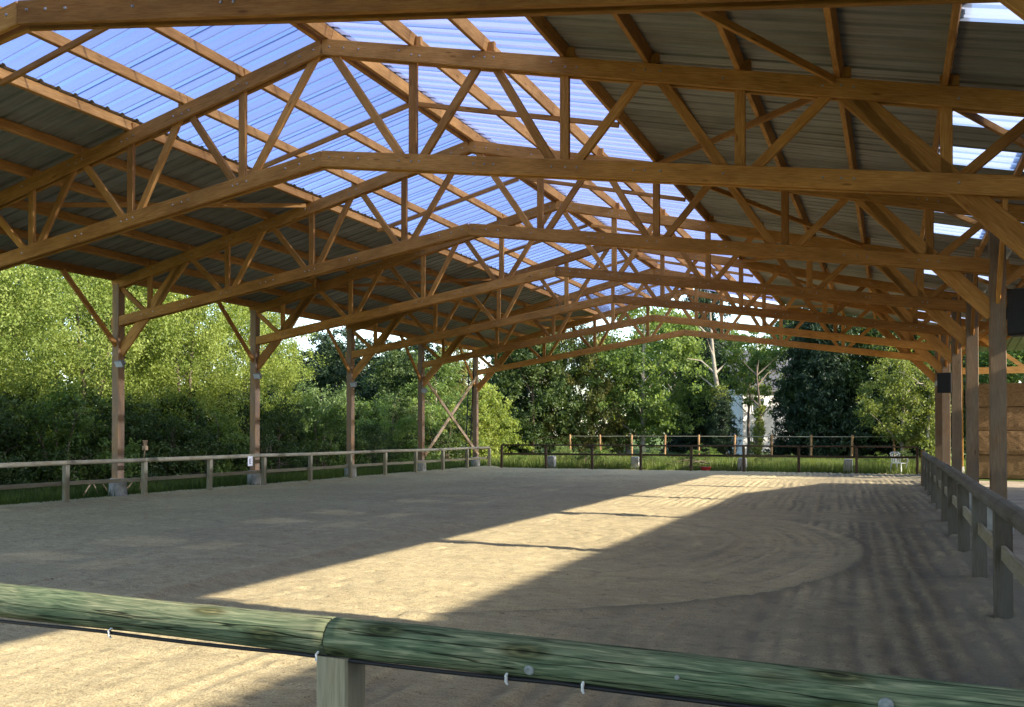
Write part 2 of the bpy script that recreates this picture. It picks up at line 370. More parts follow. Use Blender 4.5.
def sand_h(X, Y):
    h = 0.018 * vnoise(X, Y, 1.3, 11) + 0.014 * vnoise(X, Y, 0.35, 12) + 0.010 * vnoise(X, Y, 0.12, 13)
    g, ridge, ridge2, inside, rr = sand_tracks(X, Y)
    h += 0.018 * np.tanh(2.0 * g) + 0.035 * ridge + 0.022 * ridge2
    h += 0.05 * np.exp(-((X + 7.35 + 0.5 * vnoise(X, Y, 2.5, 19)) / 0.16) ** 2) * (Y < 15)
    h += 0.06 * np.clip((X - 0.2) / 0.8, 0, 1) ** 2 * (0.6 + 1.2 * vnoise(X, Y, 0.5, 20)) + 0.07 * np.clip((-17.3 - X) / 0.8, 0, 1) ** 2
    hoof = vnoise(X, Y, 0.22, 23); h -= 0.022 * np.clip(hoof - 0.27, 0, 1) / 0.23
    clod = vnoise(X, Y, 0.075, 27); h += 0.02 * np.clip(clod - 0.36, 0, 1) / 0.14
    return h + 0.012
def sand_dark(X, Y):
    # freshly turned sand outside the harrowed circle, plus speaker side shade painted in darker
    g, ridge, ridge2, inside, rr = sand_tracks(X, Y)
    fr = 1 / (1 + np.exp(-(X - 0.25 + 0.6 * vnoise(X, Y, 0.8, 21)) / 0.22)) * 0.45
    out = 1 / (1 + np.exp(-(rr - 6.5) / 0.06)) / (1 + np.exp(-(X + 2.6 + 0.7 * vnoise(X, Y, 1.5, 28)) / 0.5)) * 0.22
    side_shade = 0.44 / (1 + np.exp(-(X + 3.3) / 0.6))  # shade towards the speaker side, put into the sand colour
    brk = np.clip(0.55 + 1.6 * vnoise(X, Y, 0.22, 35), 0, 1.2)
    gr = 0.24 * (np.tanh(-4.0 * g) * brk - 0.1) + 0.35 * ridge + 0.2 * ridge2  # groove shading painted darker, over the turned sand
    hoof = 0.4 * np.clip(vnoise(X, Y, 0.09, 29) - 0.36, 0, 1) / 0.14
    return np.clip(np.maximum(fr, out) + side_shade + gr + hoof + 0.16 * vnoise(X, Y, 0.4, 22) + 0.12 * vnoise(X, Y, 0.12, 34), 0, 0.85)
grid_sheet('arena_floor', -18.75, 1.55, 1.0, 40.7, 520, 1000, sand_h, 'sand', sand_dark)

# ---------------------------------------------------------------- the riding shelter
XC, W = -8.474, 10.17
S = 5.5; Y2 = 12.32
TY = [Y2 + S * (n - 2) for n in range(-1, 8)]; TN = {n: Y2 + S * (n - 2) for n in range(-1, 8)}
def ztop(d): return 7.958 - 0.2324 * abs(d)
def zbot(d): return 6.145 - 0.151 * abs(d)
Vd = [1.64, 4.13, 6.61, 9.10]; Td = [0.0, 2.88, 5.37, 7.86]
CH = 0.25                                             # chord depth
shelter = empty('riding_shelter', (XC, 1.32, 0), 'long open timber riding shelter with trussed roof and clear ridge sheets over the sand', 'building')
def bolts_geo(g, x, y, z, side, r=0.017):
    Vv, Ff = [], []
    n = 7
    for k in range(n):
        t = 2 * math.pi * k / n; Vv.append((x + r * math.cos(t), y, z + r * math.sin(t)))
    for k in range(n):
        t = 2 * math.pi * k / n; Vv.append((x + r * 0.7 * math.cos(t), y + side * 0.014, z + r * 0.7 * math.sin(t)))
    Ff = [(k, (k + 1) % n, n + (k + 1) % n, n + k) for k in range(n)] + [tuple(range(n, 2 * n))]
    g.add((Vv, Ff))
for n, Y in enumerate(TY):
    tr = empty('truss', (XC, Y, 4.6), parent=shelter)
    gb = Geo()
    for s in (-1, 1):
        P = lambda d, z: (XC + s * d, Y, z)
        e = W + 0.16
        end_t = 12.55 if s > 0 else W + 0.14
        beam('top_chord', P(0.0, ztop(0)), P(end_t, ztop(end_t)), 0.055, CH, 'timber', tr, gap=0.075)
        beam('bottom_chord', P(0.0, zbot(0)), P(e, zbot(e)), 0.055, CH, 'timber', tr, gap=0.085)
        for d in Vd: beam('vertical_web', P(d, zbot(d) - 0.08), P(d, ztop(d) + (0.28 if n < 6 else 0.15)), 0.07, 0.14, 'timber', tr, up=(1, 0, 0))
        for k, dv in enumerate(Vd):
            lo = (dv, zbot(dv) + 0.02)
            beam('diagonal_web', P(dv - 0.13, lo[1]), P(Td[k] + 0.10, ztop(Td[k]) - 0.02), 0.07, 0.13, 'timber', tr)
            if k < 3: beam('diagonal_web', P(dv + 0.13, lo[1]), P(Td[k + 1] - 0.10, ztop(Td[k + 1]) - 0.02), 0.07, 0.13, 'timber', tr)
            else: beam('diagonal_web', P(dv + 0.10, lo[1]), P(W - 0.05, ztop(W) - 0.05), 0.07, 0.13, 'timber', tr)
        beam('knee_brace', P(W - 0.06, 3.80), P(7.95, ztop(7.95) - 0.03), 0.07, 0.28, 'timber', tr)
        yb = Y - 0.0425 - 0.055
        for d in Vd + Td[1:]:
            for off in (-0.17, 0, 0.17):
                dd = d + off + rnd.uniform(-.04, .04)
                if rnd.random() < 0.25: continue
                bolts_geo(gb, XC + s * dd, yb, zbot(dd) + 0.01, -1); bolts_geo(gb, XC + s * dd, yb + 0.005, ztop(dd) + rnd.uniform(-0.04, 0.04), -1)
        for dd in (0.15, 0.42, 0.7): bolts_geo(gb, XC + s * dd, yb, zbot(dd) + 0.02, -1); bolts_geo(gb, XC + s * dd, yb + 0.005, ztop(dd), -1)
    o = gb.put('bolts', 'galv', tr); o['kind'] = 'stuff'
    # posts on concrete piers
    for s in (-1, 1):
        x = XC + s * W; pw = 0.22 if s < 0 else 0.25
        beam('post', (x, Y, 0.50), (x, Y, ztop(W) - 0.0), pw, pw, 'post' if s < 0 else 'post_old', shelter, up=(1, 0, 0))
        g = Geo(); g.tube([(x, Y, -0.05), (x, Y, 0.25), (x, Y, 0.50), (x, Y, 0.53)], [0.24, 0.225, 0.215, 0.19], 14); g.put('concrete_pier', 'concrete', shelter, smooth=False)
        if s < 0:
            beam('eave_brace', (x, Y - 0.06, 3.98), (x, Y - 1.75, ztop(W) + 0.10), 0.07, 0.13, 'timber', shelter)
        else:                                       # strut carrying the outer eave
            beam('eave_strut', (x + 0.1, Y + 0.16, 4.35), (XC + 11.6, Y + 0.16, ztop(11.6) - 0.05), 0.07, 0.15, 'timber', shelter)
            beam('eave_brace', (x, Y - 0.06, 3.98), (x, Y - 1.5, ztop(W) + 0.10), 0.07, 0.13, 'timber', shelter)
# purlins, one length per bay
PD = [0.11, 1.64, 2.88, 4.13, 5.37, 6.61, 7.86, 9.10, 10.30]
pz = CH / 2 / math.cos(math.atan(0.2324))
YA, YB = -4.9, 41.1  # roof bay behind the camera is unseen, added to cut skylight
ybr = [YA] + TY[1:-1] + [YB]
for s in (-1, 1):
    up = Vector((s * 0.2324, 0, 1)).normalized()
    for d in PD + ([11.5, 12.45] if s > 0 else []):
        hh, ww = (0.19, 0.075)
        if d == 10.30: hh, ww = 0.22, 0.09
        for a, c_ in zip(ybr[:-1], ybr[1:]):
            z = ztop(d) + pz + hh / 2 + 0.004
            beam('purlin', (XC + s * d, a + 0.004, z), (XC + s * d, c_ - 0.004, z), ww, hh, 'purlin', shelter, up=up)
    # cleats, mid-bay battens and wind braces
    for n in range(0, 8):
        ym = (TY[n] + TY[n + 1]) / 2 + 0.15
        zz = lambda d: ztop(d) + pz - 0.055
        beam('batten', (XC + s * 0.06, ym, zz(0.06)), (XC + s * 4.1, ym, zz(4.1)), 0.055, 0.09, 'timber', shelter)
        lo, hi = (TY[n] + 0.15, TY[n + 1] - 0.15)
        zz2 = lambda d: ztop(d) + pz - 0.06
        if n in (2, 4, 6): beam('wind_brace', (XC + s * 4.2, lo, zz2(4.2)), (XC + s * 7.8, hi, zz2(7.8)), 0.05, 0.10, 'timber', shelter)
        else: beam('wind_brace', (XC + s * 7.8, lo, zz2(7.8)), (XC + s * 4.2, hi, zz2(4.2)), 0.05, 0.10, 'timber', shelter)
        if s > 0: beam('wind_brace', (XC + 9.2, lo + 0.3, zz2(9.2)), (XC + 12.3, hi - 0.6, zz2(12.3)), 0.05, 0.10, 'timber', shelter)
    for n in range(2, 6):
        for d in PD[1:-1]:
            z = ztop(d) + pz + 0.075
            beam('cleat', (XC + s * (d + 0.075), TY[n], z - 0.075), (XC + s * (d + 0.075), TY[n], z + 0.065), 0.07, 0.14, 'timber', shelter, up=(1, 0, 0))
# corrugated sheets: trapezoidal ribs running down the slope, 1 m cover width
def sheet_mesh(L, mat):
    key = ('sheet', round(L, 3), mat)
    if key not in cache:
        prof = []
        for r_ in range(3):
            y = r_ / 3
            prof += [(y, 0), (y + 0.125, 0), (y + 0.15, 0.006), (y + 0.175, 0), (y + 0.2433, 0), (y + 0.272, 0.038), (y + 0.305, 0.038)]
        prof += [(1.0, 0.0), (1.035, 0.003)]
        V = [(x, y, z) for x in (0, L) for y, z in prof]; k = len(prof)
        me = mesh_from('sheet', V, [(i, k + i, k + i + 1, i + 1) for i in range(k - 1)]); me.materials.append(M[mat]); cache[key] = me
    return cache[key]
def lay(s, d0, d1, y, mat, name, lift=0.0, wd=1.0):
    z = lambda d: ztop(d) + pz + 0.19 + 0.012 + lift
    A = Vector((XC + s * d0, y, z(d0))); B = Vector((XC + s * d1, y, z(d1)))
    x = (B - A).normalized(); yv = Vector((0, 1, 0)); zv = x.cross(yv)
    if zv.z < 0: zv = -zv
    Mw = Matrix(((x.x, 0, zv.x, A.x), (x.y, wd, zv.y, A.y), (x.z, 0, zv.z, A.z), (0, 0, 0, 1)))
    put(name, sheet_mesh((B - A).length, mat), None, shelter, Mw)
for i in range(int(round(YB - YA))):
    y = YA + i
    lay(-1, 4.05, 10.62, y, 'metal_roof', 'metal_sheet')
    lay(1, 4.05, 9.25, y, 'metal_roof', 'metal_sheet')
    lay(-1, 0.03, 4.2, y, 'clear', 'clear_sheet', 0.045)
    lay(1, 0.03, 4.2, y, 'clear', 'clear_sheet', 0.045)
    lay(1, 10.9, 12.6, y, 'metal_roof', 'metal_sheet', -0.09)
for n in range(8):
    for o0, wd, cl in ((-0.1, 1.0, 0), (0.9, 1.0, 1), (1.9, 1.0, 0), (2.9, 1.0, 1), (3.9, 0.75, 0), (4.65, 0.75, 0)):
        lay(1, 9.15, 11.0, TY[n] + o0, 'milky' if cl else 'metal_roof', 'clear_sheet' if cl else 'metal_sheet', -0.045, wd)
g = Geo()                                              # ridge cap
zr = ztop(0) + pz + 0.19 + 0.10
g.add(([(XC - 0.16, YA, zr - 0.035), (XC, YA, zr), (XC + 0.16, YA, zr - 0.035), (XC - 0.16, YB, zr - 0.035), (XC, YB, zr), (XC + 0.16, YB, zr - 0.035)], [(0, 1, 4, 3), (1, 2, 5, 4)]))
g.put('ridge_cap', 'metal_roof', shelter)
# cross bracing in the last bay by the ladder
xl = XC - W
beam('cross_brace', (xl + 0.13, TN[6] + 0.1, 0.75), (xl + 0.13, TN[7] - 0.1, 4.45), 0.05, 0.15, 'brace', shelter)
beam('cross_brace', (xl + 0.20, TN[6] + 0.1, 3.95), (xl + 0.20, TN[7] - 0.1, 0.65), 0.05, 0.15, 'brace', shelter)

# ---------------------------------------------------------------- things on the shelter posts
def floodlight(x, y, z, label):
    o = empty('floodlight', (x, y, z), label, 'floodlight', 'floodlights on the shelter posts')
    g = Geo(); g.box(x - 0.02, x + 0.02, y - 0.02, y + 0.14, z - 0.02, z + 0.02); g.put('bracket', 'galv', o)
    Mt = Matrix.Translation((x + 0.05, y - 0.05, z - 0.03)) @ Matrix.Rotation(0.45, 4, 'X') @ Matrix.Rotation(0.0, 4, 'Z')
    g = Geo(); g.add(([(-.13, -.08, -.09), (.13, -.08, -.09), (.13, -.08, .09), (-.13, -.08, .09), (-.09, .05, -.06), (.09, .05, -.06), (.09, .05, .06), (-.09, .05, .06)],
                      [(0, 3, 7, 4), (1, 5, 6, 2), (0, 4, 5, 1), (3, 2, 6, 7), (4, 7, 6, 5), (0, 1, 2, 3)]))
    g.put('housing', 'lampgrey', o, Mt)
    g = Geo(); g.box(-.115, .115, -.088, -.081, -.075, .075); g.put('lens', 'glass', o, Mt)
for n, ordn in ((3, 'sixth'), (4, 'fifth'), (5, 'fourth'), (6, 'third')):
    floodlight(xl + 0.22, TN[n] - 0.13, 3.55, 'small grey floodlight on the %s' % {3: 'tree side post by the broom', 4: 'tree side post by the letter plate', 5: 'tree side post in front of the grey-green hedge', 6: 'tree side post at the foot of the cross brace'}[n])
def speaker(x, y, z, label, k=1.0, turn=-20):
    o = empty('loudspeaker', (x, y, z), label, 'speaker', 'loudspeakers on the shelter posts')
    Mt = Matrix.Translation((x, y, z)) @ Matrix.Rotation(R(turn), 4, 'Z') @ Matrix.Scale(k, 4)
    g = Geo(); g.add(boxes_geo([(-0.25, 0.25, -0.2, 0.2, 0, 0.8)], 0.02)); g.put('cabinet', 'black', o, Mt)
    g = Geo(); g.box(-0.22, 0.22, -0.215, -0.202, 0.03, 0.77); g.put('grille', 'grille', o, Mt)
    g = Geo(); g.box(-0.37, 0.37, 0.02, 0.08, 0.3, 0.5); g.put('bracket', 'galv', o, Mt)
speaker(XC + W + 0.44, TN[3] - 0.02, 3.40, 'black box loudspeaker on the post nearer the cross log fence')
speaker(XC + W - 0.30, TN[5] - 0.06, 2.86, 'smaller black box loudspeaker on the post nearer the straw shelter', 0.72, -12)
# ladder against the last post
o = empty('ladder', (xl - 0.45, TN[7] - 0.35, 0), 'thin black ladder standing against the post beside the cross brace', 'ladder')
for dx in (0, 0.34):
    g = Geo(); g.tube([(xl - 0.42 + dx * 0.7, TN[7] - 0.3, -0.02), (xl - 0.30 + dx * 0.7, TN[7] - 0.1, 5.0)], 0.03, 6); g.put('stile', 'black', o)
for k in range(16):
    t = (0.3 + k * 0.3) / 5.02; x = xl - 0.42 + 0.12 * t; y = TN[7] - 0.3 + 0.2 * t
    g = Geo(); g.tube([(x, y, 5 * t), (x + 0.238, y, 5 * t)], 0.018, 6); g.put('rung', 'black', o)

# ---------------------------------------------------------------- fences
def fence_run(label, name, A, B, step, ph, psz, rails, mat_p, mat_r, side, round_posts=False, off=0.0, toprail_on=True, jit=0.02):
    """posts from A to B; rails: list of (z, depth, thickness, round, offset to the side)"""
    A = Vector(A); B = Vector(B); d = (B - A); L = d.length; d.normalize(); nrm = Vector((-d.y, d.x, 0)) * side
    o = empty(name, (A.x, A.y, 0), label, 'fence')
    n = int(round(L / step)); pts = []
    for i in range(n + 1):
        p = A + d * (L * i / n); pts.append(p); tilt = Vector((rnd.uniform(-1, 1) * jit, rnd.uniform(-1, 1) * jit, 0))
        if round_posts:
            g = Geo(); g.tube([p + Vector((0, 0, -0.1)), p + tilt + Vector((0, 0, ph - 0.02)), p + tilt + Vector((0, 0, ph))], [psz / 2, psz / 2, psz / 2 * 0.8], 10); g.put('post', mat_p, o)
        else: beam('post', p + Vector((0, 0, -0.1)), p + tilt + Vector((0, 0, ph)), psz, psz, mat_p, o, up=d)
    for (z, dep, th, rd, of) in rails:
        jz = [rnd.uniform(-0.012, 0.012) for _ in pts]
        for i in range(n):
            a = pts[i] + nrm * of + Vector((0, 0, z + jz[i])); c_ = pts[i + 1] + nrm * of + Vector((0, 0, z + jz[i + 1]))
            if rd:
                g = Geo(); r0 = dep / 2 * rnd.uniform(0.94, 1.04); r1 = dep / 2 * rnd.uniform(0.94, 1.04)
                g.tube([Vector((0, 0, 0)), Vector(((c_ - a).length - 0.006, 0, 0))], [r0, r1], 12)
                Mw, _ = frame(a + d * 0.003, c_); g.put('rail', mat_r, o, Mw, smooth=False)
            else: beam('rail', a + d * 0.003, c_ - d * 0.003, th, dep, mat_r, o)
    return o
# along the trees
fence_run('grey weathered post and rail fence running along the trees, with a letter plate on it', 'rail_fence', (-18.12, 3.5, 0), (-18.12, 40.25, 0), 2.45, 0.945, 0.12, [(1.0, 0.115, 0.115, True, 0.0), (0.50, 0.10, 0.045, False, 0.085)], 'fence', 'fence', 1)
# along the posts with loudspeakers
rf_ = fence_run('dark post and rail fence beside the shelter posts that carry loudspeakers', 'rail_fence', (0.93, 2.05, 0), (0.93, 31.45, 0), 2.45, 1.0, 0.15, [(1.045, 0.16, 0.16, True, 0.0), (0.62, 0.14, 0.045, False, 0.0)], 'fence_dark', 'fence_dark', 1)
for ob in rf_.children:
    if ob.name.startswith('rail') and ob.location.z < 0.8: ob.data = ob.data.copy(); ob.data.materials.clear(); ob.data.materials.append(M['fence'])
beam('post', (0.90, 31.75, -0.05), (0.90, 31.75, 1.16), 0.13, 0.13, 'fence_orange', rf_, up=(0, 1, 0))
# far end of the arena
fence_run('dark brown two rail fence closing the sand beyond the last truss', 'rail_fence', (-17.5, 40.35, 0), (0.93, 40.35, 0), 2.3, 1.10, 0.11, [(1.13, 0.07, 0.11, False, 0.0), (0.70, 0.09, 0.045, False, 0.08)], 'fence_far', 'fence_far', 1)
# paddock fence behind it
o = fence_run('paddock fence of sunlit orange round posts with one thin top rail', 'paddock_fence', (-20.6, 59.5, 0), (2.4, 55.6, 0), 2.33, 1.58, 0.135, [(1.47, 0.045, 0.045, True, 0.09)], 'fence_orange', 'fence', 1, round_posts=True, jit=0.05)

# near log fence
o = empty('log_fence', (-1.86, 2.87, 0), 'green treated round log rail on square posts with a black cable beneath it', 'fence')
def log_geo(L, r0, r1, seed):
    nx, ns = max(24, int(L / 0.05)), 28; rg = np.random.default_rng(seed)
    V, Fc = [], []
    ph = rg.random(6) * 6.28
    for i in range(nx + 1):
        x = L * i / nx; r = r0 + (r1 - r0) * i / nx; ef = min(1, x / 0.35, (L - x) / 0.35)
        r *= 1 + ef * (0.03 * math.sin(x * 2.1 + ph[0]) + 0.018 * math.sin(x * 5.3 + ph[1]))
        oy = ef * 0.006 * math.sin(x * 1.3 + ph[2]); oz = ef * 0.008 * math.sin(x * 0.9 + ph[3])
        for k in range(ns):
            t = 2 * math.pi * k / ns
            rr = r * (1 + 0.02 * math.sin(3 * t + x * 0.8 + ph[4]) + 0.012 * math.sin(7 * t + 2.1 * x + ph[5]))
            V.append((x, oy + rr * math.cos(t), oz + rr * math.sin(t)))
    for i in range(nx):
        for k in range(ns):
            j = (k + 1) % ns; Fc.append((i * ns + k, (i + 1) * ns + k, (i + 1) * ns + j, i * ns + j))
    Fc.append(tuple(range(ns))); Fc.append(tuple(nx * ns + ns - 1 - k for k in range(ns)))
    return V, Fc
NY = 2.87; ZL = 0.955; RL = 0.072
for (xa, xb, za, zb, ra, rb, sd) in ((-6.10, -1.932, ZL + 0.012, ZL + 0.006, 0.071, 0.0715, 1), (-1.926, 1.35, ZL + 0.004, ZL - 0.035, 0.0715, 0.071, 2), (-9.5, -6.106, ZL, ZL + 0.01, 0.07, 0.072, 3)):
    Mw, L = frame((xa, NY, za), (xb, NY, zb)); V_, F_ = log_geo(L, ra, rb, sd)
    put('rail', mesh_from('log', V_, F_, True), M['log'], o, Mw)
for x in (-9.4, -6.85, -4.35, -1.895, 0.72):
    beam('post', (x, NY, -0.05), (x, NY, ZL - RL * 0.75), 0.135, 0.135, 'fence', o, up=(1, 0, 0))
    g = Geo(); g.box(x + 0.066, x + 0.072, NY - 0.012, NY + 0.012, 0.0, ZL - RL)
path = []
xs_ = np.linspace(-9.4, 1.3, 70)
for x in xs_:
    t = (x % 1.03) / 1.03; path.append((x, NY - 0.052, ZL - 0.057 - 0.006 * 4 * t * (1 - t)))
g = Geo(); g.tube(path, 0.0075, 6); g.put('cable', 'black', o, smooth=True)
for x in (-6.18, -4.12, -2.98, -1.96, -1.20, -0.93, 0.1):
    zz_ = ZL - 0.062
    g = Geo(); g.tube([(x, NY - 0.055, zz_ - 0.017), (x, NY - 0.066, zz_ - 0.006), (x, NY - 0.066, zz_ + 0.012), (x, NY - 0.05, zz_ + 0.022)], [0.004, 0.006, 0.006, 0.004], 7); g.put('insulator', 'white', o, smooth=True)
def disc(x, ang, r, mat, name, thick=0.006):
    c_ = Vector((x, NY - math.cos(ang) * RL * 0.985, ZL + math.sin(ang) * RL * 0.985)); nn = Vector((0, -math.cos(ang), math.sin(ang)))
    g = Geo(); g.tube([c_ - nn * 0.004, c_ + nn * thick, c_ + nn * (thick + 0.004)], [r, r, r * 0.7], 14); g.put(name, mat, o, smooth=False)
disc(-1.115, -0.30, 0.018, 'bolt', 'bolt_cap', 0.002); disc(-0.02, -0.12, 0.021, 'bolt', 'bolt_cap', 0.002)
disc(-3.03, 0.72, 0.017, 'brace', 'knot', 0.001); disc(-2.33, 0.85, 0.015, 'brace', 'knot', 0.001); disc(-0.62, 0.1, 0.008, 'bolt', 'bolt_cap', 0.001)

# dressage letter plate
yl = 22.35
o = empty('letter_plate', (-18.06, yl, 0.7), 'small white plate with a black letter hung on the weathered rail', 'sign')
g = Geo(); g.box(-18.045, -18.035, yl - 0.11, yl + 0.11, 0.70, 1.0); g.put('plate', 'white', o)
fc = bpy.data.curves.new('letter', 'FONT'); fc.body = 'E'; fc.size = 0.22; fc.extrude = 0.002; fc.align_x = 'CENTER'
fo = bpy.data.objects.new('letter_tmp', fc); col.objects.link(fo); bpy.context.view_layer.update()
lm = bpy.data.meshes.new_from_object(fo.evaluated_get(bpy.context.evaluated_depsgraph_get())); bpy.data.objects.remove(fo, do_unlink=True)
lm.materials.clear()
put('letter', lm, M['ink'], o, Matrix.Translation((-18.032, yl, 0.775)) @ Matrix.Rotation(math.pi / 2, 4, 'Z') @ Matrix.Rotation(math.pi / 2, 4, 'X'))

# ---------------------------------------------------------------- small things beyond the far fence and behind the side fence
for x, lb in ((-15.3, 'squat concrete footing in front of the yellow conifer'), (-11.1, 'squat concrete footing in front of the white trunks'), (-6.2, 'squat concrete footing in front of the white house'), (-1.75, 'squat concrete footing on the lawn near the white chair')):
    g = Geo(); g.add(([(x - .19, 41.2, -.05), (x + .19, 41.2, -.05), (x + .19, 41.58, -.05), (x - .19, 41.58, -.05), (x - .17, 41.22, .56), (x + .17, 41.22, .56), (x + .17, 41.56, .56), (x - .17, 41.56, .56), (x - .12, 41.27, .59), (x + .12, 41.27, .59), (x + .12, 41.51, .59), (x - .12, 41.51, .59)],
        [(3, 2, 1, 0), (0, 1, 5, 4), (1, 2, 6, 5), (2, 3, 7, 6), (3, 0, 4, 7), (4, 5, 9, 8), (5, 6, 10, 9), (6, 7, 11, 10), (7, 4, 8, 11), (8, 9, 10, 11)]))
    ob = g.put('concrete_footing', 'concrete'); tag(ob, lb, 'footing', 'concrete footings beyond the far fence')
def chair(x, y, rz):
    o = empty('garden_chair', (x, y, 0), 'white plastic garden chair standing in the grass at the fence corner', 'chair')
    Mt = Matrix.Translation((x, y, 0)) @ Matrix.Rotation(rz, 4, 'Z')
    for sx in (-1, 1):
        for sy in (-1, 1):
            g = Geo(); g.tube([(sx * .25, sy * .25, -0.02), (sx * .21, sy * .2, .43)], [.02, .028], 6); g.put('leg', 'white', o, Mt)
        g = Geo(); g.tube([(sx * .25, -.22, .43), (sx * .27, -.22, .63), (sx * .27, .18, .66), (sx * .22, .24, .66)], [.02, .022, .022, .02], 6); g.put('armrest', 'white', o, Mt)
    g = Geo(); g.add(boxes_geo([(-.23, .23, -.22, .22, .42, .445)], .01)); g.put('seat', 'white', o, Mt)
    for k in range(6):
        xx = -.19 + k * .076; g = Geo(); g.tube([(xx * .95, .21, .45), (xx * 1.05, .30, .84)], .018, 6); g.put('back_slat', 'white', o, Mt)
    g = Geo(); g.tube([(-.24, .28, .82), (-.14, .31, .89), (.14, .31, .89), (.24, .28, .82)], .024, 6); g.put('back_rail', 'white', o, Mt)
chair(0.25, 41.6, 2.6)
g = Geo(); g.tube([(-7.75, 41.0, 0), (-7.75, 41.0, 0.02), (-7.75, 41.0, 0.17), (-7.75, 41.0, 0.18), (-7.75, 41.0, 0.16), (-7.75, 41.0, 0.03)], [0.16, 0.19, 0.25, 0.235, 0.22, 0.15], 16); ob = g.put('feed_bowl', 'red'); tag(ob, 'red rubber feed bowl on the ground at the far fence', 'bowl')
# brush pile
o = empty('brush_pile', (-8.6, 42.2, 0), 'low heap of brown cut branches behind the red feed bowl', 'branches')
for k in range(26):
    a = rnd.uniform(0, 6.28); cx, cy = -8.6 + rnd.gauss(0, .45), 42.2 + rnd.gauss(0, .3); l = rnd.uniform(.3, .8); z = rnd.uniform(.03, .4)
    g = Geo(); g.tube([(cx - l * math.cos(a), cy - l * math.sin(a), z), (cx, cy, z + rnd.uniform(0, .12)), (cx + l * math.cos(a), cy + l * math.sin(a), z + rnd.uniform(-.1, .25))], [.02, .016, .006], 5); g.put('branch', 'bark', o)
# pale sticks and a broom behind the side fence
o = empty('stick_trestle', (-19.3, 18.2, 0), 'pale peeled sticks leaning together in the verge behind the weathered rails', 'sticks')
for (a, c_) in (((-19.4, 17.3, 0), (-19.3, 17.6, .45)), ((-19.35, 17.9, 0), (-19.3, 17.6, .45)), ((-19.4, 18.3, .02), (-19.3, 17.95, .35)), ((-19.4, 18.3, .02), (-19.3, 18.75, .06)), ((-19.35, 18.6, 0), (-19.3, 19.0, .4)), ((-19.35, 18.95, 0), (-19.3, 18.65, .42))):
    g = Geo(); g.tube([Vector(a) - Vector((0, 0, .03)), c_], [.022, .018], 6); g.put('stick', 'brace', o)
o = empty('broom', (-19.0, 18.9, 0), 'upturned wooden broom with a pale head beside the concrete pier', 'broom')
g = Geo(); g.tube([(-19.0, 18.9, -0.03), (-18.85, 18.95, 1.25)], .016, 6); g.put('handle', 'brace', o)
g = Geo(); g.add(boxes_geo([(-.06, .06, -.05, .05, 0, .12)])); g.put('head', 'brace', o, Matrix.Translation((-18.85, 18.95, 1.24)))
g = Geo()
for k in range(24): 
    xx, yy = rnd.uniform(-.055, .055), rnd.uniform(-.045, .045); g.tube([(xx, yy, .11), (xx * 1.5, yy * 1.5, .27)], .006, 4)
g.put('bristles', 'brace', o, Matrix.Translation((-18.85, 18.95, 1.24)))

# ---------------------------------------------------------------- straw shelter beyond the right hand posts
SX0, SX1, SY0, SY1 = 2.45, 9.9, 36.7, 41.5
o = empty('straw_shelter', (SX0, SY0, 0), 'small open timber straw shelter with orange front beam beside the riding shelter', 'shed')
for x in (SX0 + 0.15, 6.2, SX1):
    for y, zt in ((SY0, 5.55), (SY1, 4.9)):
        beam('post', (x, y, 0.3), (x, y, zt), 0.16, 0.16, 'timber', o, up=(1, 0, 0))
        g = Geo(); g.tube([(x, y, -.05), (x, y, .32)], [.16, .14], 10); g.put('concrete_pier', 'concrete', o)
for y, z in ((SY0, 3.95),):
    beam('front_beam', (SX0 - 0.2, y - 0.12, z), (SX1 + 0.3, y - 0.12, z), 0.08, 0.24, 'timber', o)
for x in (SX0 + 0.15, 6.2):
    beam('strut', (x + 0.1, SY0 - 0.02, 5.35), (x + 1.7, SY0 - 0.02, 4.05), 0.07, 0.14, 'timber', o)
    beam('strut', (x + 3.6, SY0 - 0.02, 5.35), (x + 2.0, SY0 - 0.02, 4.05), 0.07, 0.14, 'timber', o)
for x in np.linspace(SX0, SX1, 6): beam('rafter', (x, SY0 - 0.5, 5.72), (x, SY1 + 0.4, 4.96), 0.07, 0.18, 'timber', o)
for i in range(8):
    x = SX0 - 0.25 + i; A = Vector((x, SY0 - 0.6, 5.85)); B = Vector((x, SY1 + 0.5, 5.06)); xv = (B - A).normalized(); yv = Vector((-1, 0, 0)); zv = xv.cross(yv)
    if zv.z < 0: yv = -yv; zv = -zv
    A2 = A if yv.x > 0 else A + Vector((1, 0, 0))
    Mw = Matrix(((xv.x, yv.x, zv.x, A2.x), (xv.y, yv.y, zv.y, A2.y), (xv.z, yv.z, zv.z, A2.z), (0, 0, 0, 1)))
    put('metal_sheet', sheet_mesh((B - A).length, 'metal_roof'), None, o, Mw)
